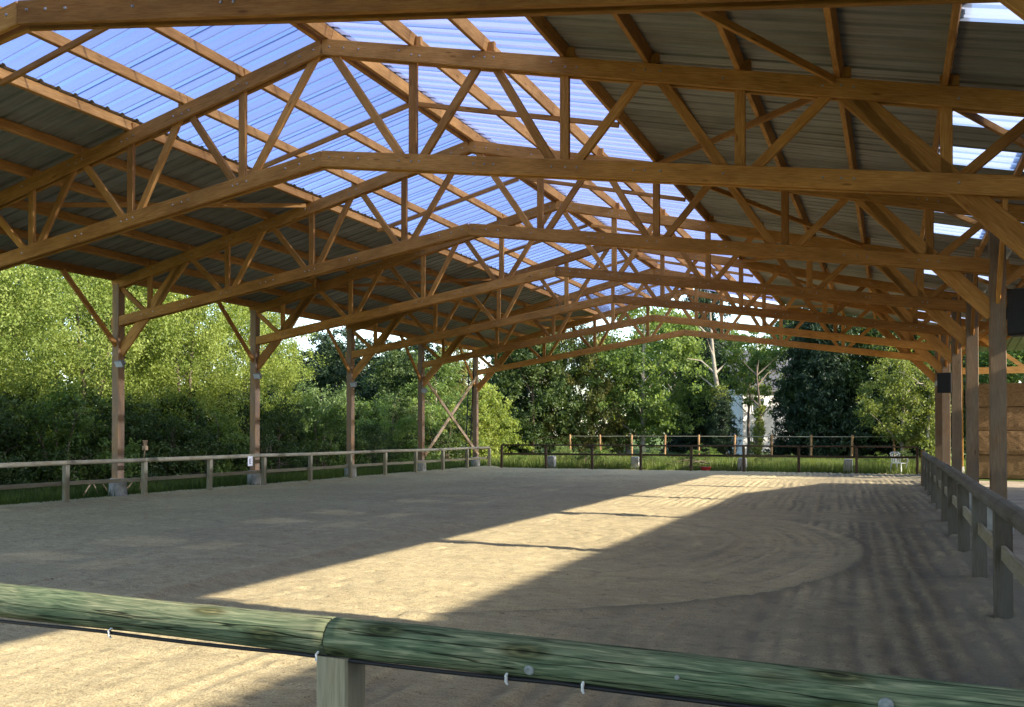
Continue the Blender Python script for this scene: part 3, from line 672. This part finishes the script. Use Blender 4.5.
def bale_mesh(seed):
    rg = np.random.default_rng(seed); nx, ny_, nz = 14, 6, 6
    g = Geo(); Lx, Ly, Lz = 2.36, 1.15, 0.89
    def P(u, v, w_): return [(u - .5) * Lx, (v - .5) * Ly, w_ * Lz]
    V, Fc, idx = [], [], {}
    def vid(i, j, k):
        if (i, j, k) not in idx:
            p = np.array(P(i / nx, j / ny_, k / nz)); c0 = np.array([0, 0, Lz / 2]); q = p - c0
            e = 0.003 * rg.standard_normal(3); sq = 1 - 0.004 * (1 if i % 3 == 0 else 0)
            q[1] *= sq; q[2] *= sq; edge = (j in (0, ny_)) + (k in (0, nz)) + (i in (0, nx))
            if edge >= 2: q *= 0.975
            V.append(tuple(c0 + q + e * np.array([1, 1, 0.35]))); idx[(i, j, k)] = len(V) - 1
        return idx[(i, j, k)]
    for i in range(nx):
        for j in range(ny_):
            Fc += [(vid(i, j, 0), vid(i, j + 1, 0), vid(i + 1, j + 1, 0), vid(i + 1, j, 0)), (vid(i, j, nz), vid(i + 1, j, nz), vid(i + 1, j + 1, nz), vid(i, j + 1, nz))]
        for k in range(nz):
            Fc += [(vid(i, 0, k), vid(i + 1, 0, k), vid(i + 1, 0, k + 1), vid(i, 0, k + 1)), (vid(i, ny_, k), vid(i, ny_, k + 1), vid(i + 1, ny_, k + 1), vid(i + 1, ny_, k))]
    for j in range(ny_):
        for k in range(nz):
            Fc += [(vid(0, j, k), vid(0, j, k + 1), vid(0, j + 1, k + 1), vid(0, j + 1, k)), (vid(nx, j, k), vid(nx, j + 1, k), vid(nx, j + 1, k + 1), vid(nx, j, k + 1))]
    return mesh_from('bale', V, Fc)
bms = [bale_mesh(s_) for s_ in range(3)]
rows = ('resting on the ground', 'in the second layer', 'in the third layer', 'in the top layer')
for r_ in range(4):
    for c_ in range(3):
        x = SX0 + 1.35 + c_ * 2.42 + rnd.uniform(-.03, .03) 
        Mw = Matrix.Translation((x, 38.7 + rnd.uniform(-.05, .05), 0.0 + r_ * 0.893)) @ Matrix.Rotation(math.pi * (r_ + c_), 4, 'Z')
        ob = put('straw_bale', bms[(r_ * 2 + c_) % 3], M['straw'], None, Mw)
        tag(ob, 'big straw bale %s, %s' % (rows[r_], ('column beside the riding shelter', 'middle column', 'column away from the riding shelter')[c_]), 'straw bale', 'straw bales stacked in the straw shelter')

# ---------------------------------------------------------------- stable (out of view) whose hipped roof shades the near side of the arena
o = empty('stable', (10, 8, 0), 'long dark timber stable with hipped clay tile roof standing across the yard', 'building')
XR, ZR, YE = 10.0, 0.488 * 13.9, 25.35
g = Geo(); g.box(7.6, 12.4, -13, 31, -.1, 4.35); g.put('wall', 'fence_far', o)
g = Geo(); e0, e1, ya, yb_ = 7.0, 13.0, -14, 31.7; ze = 4.5
v = [(e0, ya, ze), (e1, ya, ze), (e1, yb_, ze), (e0, yb_, ze), (XR, ya + 6, ZR), (XR, YE, ZR)]
v2 = [(a, b_, c_ - 0.18) for a, b_, c_ in v]
g.add((v + v2, [(0, 4, 5, 3), (1, 2, 5, 4), (0, 1, 4), (2, 3, 5), (6, 9, 11, 10), (7, 10, 11, 8), (6, 10, 7), (8, 11, 9), (0, 3, 9, 6), (3, 2, 8, 9), (2, 1, 7, 8), (1, 0, 6, 7)]))
rf = g.put('roof', 'tile', o)
for k in range(95):
    y = -8 + k * 0.35
    g = Geo(); g.tube([(XR, y, ZR - 0.02), (XR, y + 0.30, ZR - 0.02)], [0.085, 0.06], 8); g.put('ridge_tile', 'tile', rf)
A = Vector((XR, YE, ZR)); B = Vector((e0, yb_, ze))
for k in range(12):
    B2 = Vector((e0 + 0.25 + k * 0.5, yb_, ze - 0.1)); beam('rafter_end', B2, B2 + Vector((0, 0.45, -0.12)), 0.16, 0.2, 'timber', o)
for k, y in enumerate((-8, -3, 2, 7, 12, 17, 22, 27)):
    g = Geo(); g.box(7.54, 7.6, y - .65, y + .65, 0.0, 2.3); d_ = g.put('door', 'fence_far', o)
    g = Geo(); g.box(7.5, 7.54, y + .5, y + .56, 1.0, 1.2); g.put('handle', 'galv', d_)

# ---------------------------------------------------------------- house far behind
o = empty('house', (-9.5, 74, 0), 'white rendered house with dark slate roof behind the trees', 'house')
hx0, hx1, hy0, hy1 = -11.2, -5.0, 74, 82
g = Geo(); g.box(hx0, hx1, hy0, hy1, -.3, 5.2)
g.add(([(hx1, hy0, 5.2), (hx1, hy1, 5.2), (hx1, (hy0 + hy1) / 2, 8.2), (hx1 - .3, hy0, 5.2), (hx1 - .3, hy1, 5.2), (hx1 - .3, (hy0 + hy1) / 2, 8.2)], [(0, 1, 2), (3, 5, 4)])); g.put('wall', 'render', o)
g = Geo(); ym = (hy0 + hy1) / 2
g.add(([(hx0 - .3, hy0 - .4, 4.95), (hx1 + .25, hy0 - .4, 4.95), (hx1 + .25, ym, 8.4), (hx0 - .3, ym, 8.4), (hx1 + .25, hy1 + .4, 4.95), (hx0 - .3, hy1 + .4, 4.95),
        (hx0 - .3, hy0 - .4, 5.15), (hx1 + .25, hy0 - .4, 5.15), (hx1 + .25, ym, 8.6), (hx0 - .3, ym, 8.6), (hx1 + .25, hy1 + .4, 5.15), (hx0 - .3, hy1 + .4, 5.15)],
       [(0, 3, 2, 1), (3, 5, 4, 2), (6, 7, 8, 9), (9, 8, 10, 11), (0, 1, 7, 6), (1, 2, 8, 7), (2, 4, 10, 8), (5, 3, 9, 11), (3, 0, 6, 9), (4, 5, 11, 10)]))
rf = g.put('roof', 'slate', o)
g = Geo(); g.box(-8.0, -7.2, ym - .3, ym + .3, 8.0, 9.6); g.put('chimney', 'render', rf)
for x, z0, z1 in ((-9.9, 1.0, 2.3), (-6.3, 0.9, 2.2), (-9.9, 3.4, 4.5), (-6.3, 3.4, 4.5)):
    g = Geo(); g.box(x - .55, x + .55, hy0 - .06, hy0 - .003, z0, z1); wn = g.put('window', 'white', o)
    for sx in (-1, 1): 
        g = Geo(); g.box(x + sx * .25 - .2, x + sx * .25 + .2, hy0 - .075, hy0 - .062, z0 + .08, z1 - .08); g.put('pane', 'pane', wn)

bpy.data.objects['house'].rotation_euler = (0, 0, 0.62)
#FOLIAGE
# ---------------------------------------------------------------- foliage
ORD = ('first', 'second', 'third', 'fourth', 'fifth', 'sixth', 'seventh', 'eighth', 'ninth', 'tenth', 'eleventh', 'twelfth')
def leaf_cloud(C, rad, per, size, seed, droop=0.0, flat=0.8, bv=None, vclump=0.5):
    """C cluster centres (n,3), rad (n,), per leaves each; returns V,Q,v"""
    rg = np.random.default_rng(seed); n = len(C); N = n * per
    cid = np.repeat(np.arange(n), per)
    off = rg.standard_normal((N, 3)) * (rad[cid][:, None] * 0.52); off[:, 2] *= flat
    off[:, 2] -= droop * np.abs(rg.standard_normal(N)) * rad[cid]
    P = C[cid] + off
    d = rg.standard_normal((N, 3)); d[:, 2] -= droop * 2.2; d /= np.linalg.norm(d, axis=1)[:, None] + 1e-9
    s = np.cross(d, rg.standard_normal((N, 3))); s /= np.linalg.norm(s, axis=1)[:, None] + 1e-9
    k = rg.uniform(0.6, 1.35, N)[:, None]; l = size[0] * k; w_ = size[1] * k
    V = np.stack([P - d * l / 2, P + s * w_ / 2 + d * l * 0.05, P + d * l / 2, P - s * w_ / 2 + d * l * 0.05], 1).reshape(-1, 3)
    Q = np.arange(N * 4).reshape(N, 4)
    cv = rg.random(n) if bv is None else 0.7 * bv + 0.3 * rg.random(n)
    v = np.clip(vclump * cv[cid] + (1 - vclump) * rg.random(N), 0, 1)
    return V, Q, v
def crown_clusters(H, base, rx, prof, n, seed, inner=0.35, lump=0.5, cr=0.5, per_bough=12):
    """boughs spread through the crown, leaf clusters gathered round each bough with gaps between"""
    rg = np.random.default_rng(seed); nb = max(6, n // per_bough)
    t = rg.random(nb * 4); a = rg.random(nb * 4) * 2 * np.pi
    pr = np.array([prof(x) for x in t]); keep = rg.random(nb * 4) < (0.15 + 0.85 * pr); t, a, pr = t[keep][:nb], a[keep][:nb], pr[keep][:nb]
    lumpn = 1 + lump * (np.sin(a * 2 + t * 7 + seed) * 0.35 + np.sin(a * 5 - t * 13 + seed * 2.1) * 0.3 + np.sin(a * 3 + t * 23 + seed * 0.7) * 0.25)
    rho = inner + (1 - inner) * np.sqrt(rg.random(len(t)))
    r = rx * pr * lumpn * rho
    B = np.stack([r * np.cos(a), r * np.sin(a), base * H + (1 - base) * H * t], 1)
    br = cr * rg.uniform(0.8, 1.7, len(B))
    bid = rg.integers(0, len(B), n); off = rg.standard_normal((n, 3)) * br[bid][:, None] * np.array([0.85, 0.85, 0.6])
    off[:, 2] -= 0.18 * (off[:, 0] ** 2 + off[:, 1] ** 2) / br[bid]
    C = B[bid] + off; C[:, 2] = np.maximum(C[:, 2], 0.05)
    return C, 0.62 * cr * rg.uniform(0.6, 1.3, n), rg.random(len(B))[bid]
def wood_geo(H, base, C, seed, r0=0.14, lean=0.3, nl=14, top=0.85, limb=0.35, stems=1):
    rg = random.Random(seed); g = Geo()
    for st in range(stems):
        ang = rg.uniform(0, 6.28); sp = 0 if stems == 1 else rg.uniform(0.3, 0.9)
        bx, by = (sp * 0.3 * math.cos(ang), sp * 0.3 * math.sin(ang))
        px = [bx]; py = [by]; path = []
        ns = 9
        ox, oy = rg.uniform(-1, 1) * lean + sp * math.cos(ang) * H * 0.12, rg.uniform(-1, 1) * lean + sp * math.sin(ang) * H * 0.12
        for i in range(ns):
            t = i / (ns - 1); path.append(Vector((bx + ox * t * t + 0.05 * H * 0.1 * rg.uniform(-1, 1) * (0 < i), by + oy * t * t + 0.05 * H * 0.1 * rg.uniform(-1, 1) * (0 < i), -0.1 + H * top * t)))
        rad = [r0 * (1.25 if i == 0 else 1) * (1 - 0.85 * i / (ns - 1)) + 0.01 for i in range(ns)]
        g.tube(path, rad, 8)
        for k in range(nl // stems):
            c = Vector(C[rg.randrange(len(C))]); zt = max(H * 0.12, c.z - rg.uniform(0.6, 1.0) * math.hypot(c.x, c.y) * 0.9)
            f = min(max(zt / (H * top), 0.02), 0.97) * (ns - 1); i0 = int(f); fr = f - i0
            a = path[i0].lerp(path[min(i0 + 1, ns - 1)], fr); ra = rad[i0] * limb
            mid = a.lerp(c, 0.5) + Vector((rg.uniform(-.15, .15), rg.uniform(-.15, .15), rg.uniform(0.05, 0.35)))
            g.tube([a, mid, c], [max(ra, .018), max(ra * .6, .012), .006], 5)
    return g
def dec_prof(x): return max(0.05, math.sin(math.pi * min(1, 0.12 + 0.86 * x)) ** 0.6)
def tall_prof(x): return max(0.06, (0.75 + 0.25 * math.sin(math.pi * x)) * (1 - x ** 3.5))
def cone_prof(x): return max(0.04, (1 - x) ** 0.8 * (0.78 + 0.22 * math.cos(x * 40)))
def dome_prof(x): return max(0.1, math.sqrt(max(0, 1 - x * x * 0.95)))
PROTO = {}
def proto(kind, seed):
    key = (kind, seed)
    if key in PROTO: return PROTO[key]
    #         H    base  rx   prof      ncl per  size          cr    inner droop flat leaf bark  r0   nl stems lump
    K = dict(
     willow=(11.0, 0.06, 2.8, tall_prof, 700, 110, (0.105, 0.047), 0.62, 0.30, 0.35, 1.0, 'lf_willow', 'bark', .085, 20, 3, .55),
     willow_thin=(11.5, 0.10, 2.3, tall_prof, 360, 95, (0.105, 0.047), 0.55, 0.2, 0.35, 1.0, 'lf_willow', 'bark', .075, 20, 3, .7),
     round=(11.0, 0.20, 3.6, dec_prof, 600, 50, (0.2, 0.12), 0.72, 0.4, 0.1, .75, 'lf_green', 'bark_pale', .18, 24, 1, .5),
     pale=(8.5, 0.22, 2.6, dec_prof, 330, 48, (0.18, 0.1), 0.6, 0.35, 0.2, .8, 'lf_pale', 'bark_pale', .13, 18, 1, .6),
     high=(10.0, 0.46, 2.6, dec_prof, 230, 46, (0.2, 0.12), 0.62, 0.3, 0.15, .75, 'lf_green', 'bark', .13, 18, 1, .6),
     conifer=(13.0, 0.03, 2.9, cone_prof, 950, 44, (0.28, 0.09), 0.6, 0.25, 0.5, .5, 'lf_conifer', 'bark', .22, 30, 1, .45),
     cypress=(10.0, 0.02, 2.3, tall_prof, 760, 44, (0.24, 0.09), 0.55, 0.4, -0.2, .8, 'lf_conifer', 'bark', .2, 20, 1, .45),
     gold=(11.0, 0.03, 2.1, tall_prof, 560, 46, (0.24, 0.075), 0.52, 0.2, 0.7, .9, 'lf_gold', 'bark', .18, 26, 1, 1.0),
     dark=(11.0, 0.06, 3.4, dec_prof, 620, 46, (0.26, 0.14), 0.8, 0.35, 0.1, .8, 'lf_dark', 'bark', .2, 20, 1, .5),
     shrub=(2.6, 0.02, 1.5, dome_prof, 210, 46, (0.11, 0.055), 0.33, 0.3, 0.1, .8, 'lf_dark', 'bark', .03, 22, 5, .6),
     shrub_green=(2.8, 0.02, 1.5, dome_prof, 170, 42, (0.13, 0.06), 0.36, 0.3, 0.2, .8, 'lf_green', 'bark', .03, 20, 5, .6),
     shrub_grey=(3.2, 0.02, 1.7, dome_prof, 300, 44, (0.17, 0.05), 0.36, 0.4, -0.5, 1.2, 'lf_grey', 'bark', .03, 20, 5, .6),
     shrub_bright=(4.4, 0.02, 1.7, tall_prof, 420, 50, (0.15, 0.075), 0.42, 0.3, 0.1, .8, 'lf_willow', 'bark', .05, 20, 3, .5),
    )[kind]
    H, base, rx, prof, ncl, per, size, cr, inner, droop, flat, lf, bark, r0, nl, stems, lump = K
    C, rad, bv = crown_clusters(H, base, rx, prof, ncl, seed, inner, lump, cr)
    V, Q, v = leaf_cloud(C, rad, per, size, seed + 5, droop, flat, bv, 0.6)
    V[:, 2] = np.maximum(V[:, 2], 0.02)
    cm = np_mesh('crown', V, Q, [('v', 'FACE', v)]); cm.materials.append(M[lf])
    g = wood_geo(H, base, C, seed + 9, r0, 0.3, nl, .86, .35, stems)
    tm = mesh_from('trunk', g.V, g.F, True); tm.materials.append(M[bark])
    PROTO[key] = (tm, cm); return PROTO[key]
def plant(name, kind, seed, x, y, sc, rz, label, cat, group=None, sz=None):
    tm, cm = proto(kind, seed)
    o = link(bpy.data.objects.new(name, None)); o.empty_display_size = .3; o.location = (x, y, -0.03); o.rotation_euler = (0, 0, rz); o.scale = (sc, sc, (sz or sc))
    tag(o, label, cat, group)
    for nm, me in (('trunk' if cat == 'tree' else 'stems', tm), ('crown' if cat == 'tree' else 'foliage', cm)):
        c = link(bpy.data.objects.new(nm, me)); c.parent = o
    return o
def at(px, Y=None, X=None):
    a = math.atan((px - 511.7) / F_PX) - 0.3977
    if Y is not None: return (math.tan(a) * Y, Y)
    return (X, X / math.tan(a))
WG = 'young willows along the tree side of the arena'
for i, (x, y, sc, sd, kd, lb) in enumerate((
    (-27.0, 15.0, 1.0, 1, 'willow', 'dense yellow-green willow beside the one with the sky showing through its top'),
    (-25.6, 19.3, 0.98, 2, 'willow', 'dense yellow-green willow rising behind the pale sticks in the verge'),
    (-29.5, 21.2, 1.1, 3, 'willow_thin', 'thin-topped willow with blue sky showing through its crown'),
    (-26.8, 24.3, 1.0, 1, 'willow', 'bright leafy willow right behind the post with the upturned broom'),
    (-25.4, 27.6, 0.95, 2, 'willow', 'bright leafy willow between the broom and the letter plate'),
    (-27.8, 30.2, 1.02, 3, 'willow_thin', 'slender bright willow with bare dark stem behind the letter plate'),
    (-25.6, 31.6, 0.80, 1, 'willow', 'smaller bushy willow behind the letter plate, last before the low hedge'),
    (-32.0, 27.0, 1.1, 2, 'willow', 'taller willow standing in the second row behind the others'),
    (-32.5, 19.0, 1.1, 1, 'willow', 'broad willow in the second row, farthest from the hedge'),
    (-33.5, 33.5, .95, 1, 'willow', 'willow in the second row, nearest to the grey-green hedge'))):
    plant('willow_tree', kd, sd, x, y, sc, i * 1.9 + .3, lb, 'tree', WG)
# undergrowth behind the side fence
UG = ['dark shrub at the far end of the undergrowth from the cross brace', 'dark shrub next but one before the pale sticks', 'dark shrub just before the pale sticks in the verge', 'green shrub right behind the pale sticks', 'dark shrub behind the upturned broom', 'dark shrub between the broom and the letter plate', 'mid green shrub just before the letter plate', 'dark shrub right behind the letter plate', 'dark shrub just past the letter plate', 'mid green shrub two bushes past the letter plate',
      'dark shrub in front of the last bushy willow', 'dark shrub at the start of the grey-green hedge', 'green shrub in front of the grey-green hedge']
for i in range(13):
    y = 13.0 + i * 2.05; x = -21.2 - rnd.uniform(0, 1.5)
    plant('shrub', 'shrub' if i % 3 else 'shrub_green', 4 + i % 2, x, y, rnd.uniform(.75, 1.0), rnd.uniform(0, 6), UG[i], 'shrub', 'shrubs behind the weathered rail fence')
for i in range(6):
    y = 15.5 + i * 3.4; x = -23.6 - rnd.uniform(0, .7)
    plant('shrub', 'shrub', 4 + i % 2, x, y, rnd.uniform(1.0, 1.25), rnd.uniform(0, 6), '%s taller dark shrub from the hedge end, between undergrowth and willows' % ORD[5 - i], 'shrub', 'shrubs behind the weathered rail fence')
# grey-green hedge and dark conifers behind the side
for i, px in enumerate((272, 290, 308, 326, 344)):
    x, y = at(px, Y=41 + (i % 2) * 1.0)
    plant('hedge_shrub', 'shrub_grey', 6 + i % 2, x, y, 1.02 + .08 * (i % 3), i * 1.3, '%s grey-green upright hedge shrub counting from the willows' % ORD[i], 'shrub', 'grey-green hedge shrubs')
for i, (px, yy, sc) in enumerate(((268, 63, 1.05), (292, 62, .94), (316, 61, .98), (340, 60, 1.05), (372, 58, .86), (396, 57, .88), (414, 56, .95))):
    x, y = at(px, Y=yy)
    plant('cypress_tree', 'cypress', 8 + i % 2, x, y, sc, i * 1.1, '%s dark dense cypress behind the hedge, counting from the willows' % ORD[i], 'tree', 'dark cypresses in a row')
for i, (px, yy, sc, kd) in enumerate(((352, 40, .95, 'shrub_green'), (372, 41, 1.15, 'shrub_green'), (388, 42, 1.25, 'shrub'), (408, 42.5, 1.2, 'shrub'), (428, 43.5, 1.3, 'shrub_green'), (446, 44, 1.1, 'shrub'))):
    x, y = at(px, Y=yy)
    plant('shrub', kd, 4 + i % 2, x, y, sc, i * 2.2, '%s leafy shrub from the grey-green hedge towards the cross brace' % ORD[i], 'shrub', 'shrubs by the cross brace')
for i, (px, yy, sc, kd, sd, lb) in enumerate((
    (404, 50, .62, 'dark', 10, 'dark broadleaf tree between the cypress row and the cross brace'),
    (436, 50, .60, 'round', 11, 'green leafy tree right behind the cross brace'),
    (458, 56, .80, 'gold', 12, 'ochre-tinted conifer behind the cross brace and ladder'),
    (484, 47.5, 1.0, 'shrub_bright', 13, 'bright sunlit bushy sapling right behind the ladder'),
    (470, 46.5, .8, 'shrub_bright', 14, 'lower bright sapling beside the ladder post'),
    (512, 66, .95, 'conifer', 15, 'dark conifer between the bright sapling and the yellow conifer'),
    (532, 60, .9, 'dark', 10, 'dark green broadleaf tree beside the yellow conifer'),
    (560, 63, 1.0, 'gold', 12, 'drooping yellow conifer left of the white trunked tree'),
    (592, 64, 1.08, 'gold', 16, 'tall yellow-brown conifer touching the white trunked tree'),
    (642, 64, 1.1, 'round', 11, 'big fresh green tree with white trunk above the paddock fence'),
    (674, 84, 1.25, 'round', 17, 'fresh green tree at the edge of the dark gap'),
    (706, 80, 1.15, 'conifer', 18, 'black-green conifer behind the ivy-clad dead trunk'),
    (706, 68, .72, 'conifer', 15, 'middling dark conifer between the fresh green tree and the ivy-clad dead trunk'),
    (722, 60, .34, 'conifer', 15, 'low drooping conifer below the ivy-clad dead trunk'),
    (722, 92, 1.1, 'dark', 19, 'dark tree left of the white house'),
    (792, 69, 1.0, 'high', 21, 'light green tree whose raised crown hides the white house roof'),
    (748, 71, 0.98, 'high', 22, 'thin green tree over the lit corner of the white house'),
    (790, 86, 1.1, 'dark', 19, 'dark tree rising behind the white house'),
    (806, 66, .84, 'conifer', 18, 'dark conifer screening the end of the white house'),
    (830, 64, .92, 'conifer', 15, 'dark conifer between the white house and the pale round tree'),
    (856, 66, .90, 'dark', 10, 'dark broadleaf tree behind the lawn'),
    (882, 68, .98, 'conifer', 18, 'dark conifer right behind the pale round tree'),
    (902, 55, .80, 'pale', 20, 'pale yellow-green round tree above the white chair'),
    (925, 72, .9, 'dark', 19, 'dark tree between the pale round tree and the end post'),
    (960, 66, .95, 'round', 11, 'green tree rising above the straw shelter'),
    (1000, 64, 1.0, 'dark', 10, 'dark tree rising above the straw bales'),
    (1040, 60, 1.0, 'round', 17, 'green tree beyond the far side of the straw shelter'))):
    x, y = at(px, Y=yy)
    plant('bushy_sapling' if kd == 'shrub_bright' else {'gold': 'gold_conifer', 'conifer': 'conifer_tree', 'dark': 'broadleaf_tree', 'round': 'broadleaf_tree', 'pale': 'pale_tree', 'high': 'broadleaf_tree'}[kd], kd, sd, x, y, sc, i * 1.37, lb, 'tree')
def ivy_trunk(x, y, H, r, lean, ivy, label, bark='bark_pale', limbs=5, sd=1):
    rg = random.Random(sd); o = empty('ivy_trunk', (x, y, 0), label, 'tree')
    path = [Vector((x + lean * (t ** 1.5) + .12 * math.sin(t * 6 + sd), y + .1 * math.sin(t * 5), -.1 + H * t)) for t in np.linspace(0, 1, 10)]
    g = Geo(); g.tube(path, [r * (1 - .75 * i / 9) for i in range(10)], 9)
    for k in range(limbs):
        i = rg.randrange(4, 9); a = rg.uniform(0, 6.28); l = rg.uniform(.8, 2.2)
        p = path[i]; g.tube([p, p + Vector((l * .5 * math.cos(a), l * .5 * math.sin(a), l * .45)), p + Vector((l * math.cos(a), l * math.sin(a), l * rg.uniform(.5, 1.0)))], [r * .4, r * .22, .012], 6)
    g.put('trunk', bark, o, smooth=True)
    C, rad = [], []
    for (t0, t1, rr, n) in ivy:
        for k in range(n):
            t = rg.uniform(t0, t1); p = path[0].lerp(path[-1], t); i = min(int(t * 9), 8); p = path[i].lerp(path[i + 1], t * 9 - i); a = rg.uniform(0, 6.28)
            C.append((p.x + rr * math.cos(a) * rg.uniform(.3, 1), p.y + rr * math.sin(a) * rg.uniform(.3, 1), p.z)); rad.append(rr * .7)
    V, Q, v = leaf_cloud(np.array(C), np.array(rad), 40, (.15, .11), sd + 3, 0.1, 1.0)
    me = np_mesh('ivy', V, Q, [('v', 'FACE', v)]); put('ivy', me, M['lf_pale'], o)
x, y = at(722, Y=62); ivy_trunk(x, y, 10.5, .24, -.9, [(.33, .46, .5, 44)], 'dead pale trunk with a ball of ivy halfway up', sd=1)
x, y = at(757, Y=60); ivy_trunk(x, y, 6.2, .14, .1, [(.02, .55, .28, 60)], 'slim forked ivy-clad trunk in front of the white house', bark='bark', sd=5, limbs=7)
x, y = at(931, Y=54); ivy_trunk(x, y, 5.2, .12, -.3, [(.0, .95, .3, 70)], 'slender trunk wrapped in pale ivy beside the end post', sd=3)
for px, yy in ((617, 64.5), (627, 65.0)):
    x, y = at(px, Y=yy); o = empty('birch_trunk', (x, y, 0), 'slim white trunk standing beside the big fresh green tree', 'tree', 'slim white trunks by the fresh green tree')
    g = Geo(); g.tube([(x, y, -.1), (x + .1, y, 3), (x + .05, y, 7)], [.16, .12, .05], 8); g.put('trunk', 'bark_pale', o, smooth=True)
    V, Q, v = leaf_cloud(np.array([(x + rnd.gauss(0, .7), y + rnd.gauss(0, .7), rnd.uniform(4, 8)) for _ in range(60)]), np.full(60, .5), 40, (.2, .12), int(px), .1)
    put('crown', np_mesh('crown', V, Q, [('v', 'FACE', v)]), M['lf_green'], o)
# far wood closing the view
rg = np.random.default_rng(31); C = []; rad = []
for k in range(1500):
    px = rg.uniform(-60, 1120); yy = rg.uniform(92, 112); x, y = at(px, Y=yy)
    if x < -62: 
        s_ = -62 / x; x, y = x * s_, y * s_
    top = 10.0 + 2.5 * math.sin(px * .02) + 1.8 * math.sin(px * .061 + 1) + 1.0 * math.sin(px * .17)
    if 735 < px < 805: top *= .75
    if 250 < px < 350: top *= .8
    C.append((x, y, rg.random() ** .8 * top)); rad.append(rg.uniform(.9, 1.7))
V, Q, v = leaf_cloud(np.array(C), np.array(rad), 26, (.55, .32), 33, 0.1, .8)
V[:, 2] = np.maximum(V[:, 2], 0)
me = np_mesh('woodland', V, Q, [('v', 'FACE', v)]); ob = put('woodland', me, M['lf_dark']); tag(ob, 'dark far wood closing the view behind the single trees', 'woodland', kind='stuff')
# weeds along the far fence
for i, (px, yy, sc, kd) in enumerate(((518, 43, .30, 'shrub_green'), (560, 44.5, .42, 'shrub_grey'), (586, 43, .40, 'shrub'), (604, 46, .45, 'shrub_green'), (650, 45, .34, 'shrub_grey'), (688, 44, .30, 'shrub'), (706, 47, .45, 'shrub_green'), (765, 46, .33, 'shrub'), (790, 44, .26, 'shrub_grey'), (868, 45, .30, 'shrub'), (884, 43.5, .34, 'shrub_green'), (905, 46, .40, 'shrub'))):
    x, y = at(px, Y=yy)
    plant('weed_clump', kd, 6 if kd == 'shrub_grey' else 4, x, y, sc * 1.1, i * 1.7, '%s low weed clump behind the dark brown fence, counting from the ladder' % ORD[i], 'plant', 'weeds between far fence and paddock', sz=sc * .75)
# grass
def blades(name, n, sampler, hgt, wid, mat, seed, label):
    rg = np.random.default_rng(seed); P = sampler(rg, n); n = len(P)
    h = hgt[0] + (hgt[1] - hgt[0]) * rg.random(n) ** 1.6; a = rg.random(n) * 2 * np.pi; ln = rg.uniform(0, .55, n); la = rg.random(n) * 2 * np.pi
    s = np.stack([np.cos(a), np.sin(a), np.zeros(n)], 1) * (wid * rg.uniform(.6, 1.4, n))[:, None]
    tip = P + np.stack([np.cos(la) * ln * h, np.sin(la) * ln * h, h], 1)
    V = np.stack([P - s, P + s, tip], 1).reshape(-1, 3); Q = np.arange(n * 3).reshape(n, 3)
    me = np_mesh(name, V, Q, [('v', 'FACE', np.clip(0.55 * rg.random(n) + 0.5 * (vnoise(P[:, 0], P[:, 1], 1.6, seed) + 0.5) * 1.3 - 0.05, 0, 1))]); ob = put(name, me, M[mat]); tag(ob, label, 'grass', kind='stuff')
def samp_box(x0, x1, y0, y1, clump=0.0, ce=1.5, z=-0.04):
    def f(rg, n):
        P = np.stack([rg.uniform(x0, x1, n), rg.uniform(y0, y1, n), np.full(n, z)], 1)
        if clump: P = P[(vnoise(P[:, 0], P[:, 1], ce, 77) + .5 + rg.random(n) * .6) > clump]
        return P
    return f
blades('verge_grass', 60000, samp_box(-21.5, -18.45, 8, 41, .35, .9), (.08, .42), .012, 'grass_dark', 41, 'dark rough grass in the verge under the weathered rails')
blades('meadow_grass', 70000, samp_box(-20, 3.2, 40.9, 50, .45, 1.2), (.06, .6), .016, 'grass', 42, 'sunlit rough grass between the far fence and the paddock fence')
blades('paddock_grass', 60000, samp_box(-26, 6, 50, 66, .3, 2.5), (.06, .28), .03, 'grass', 43, 'bright short grass of the paddock in front of the far trees')
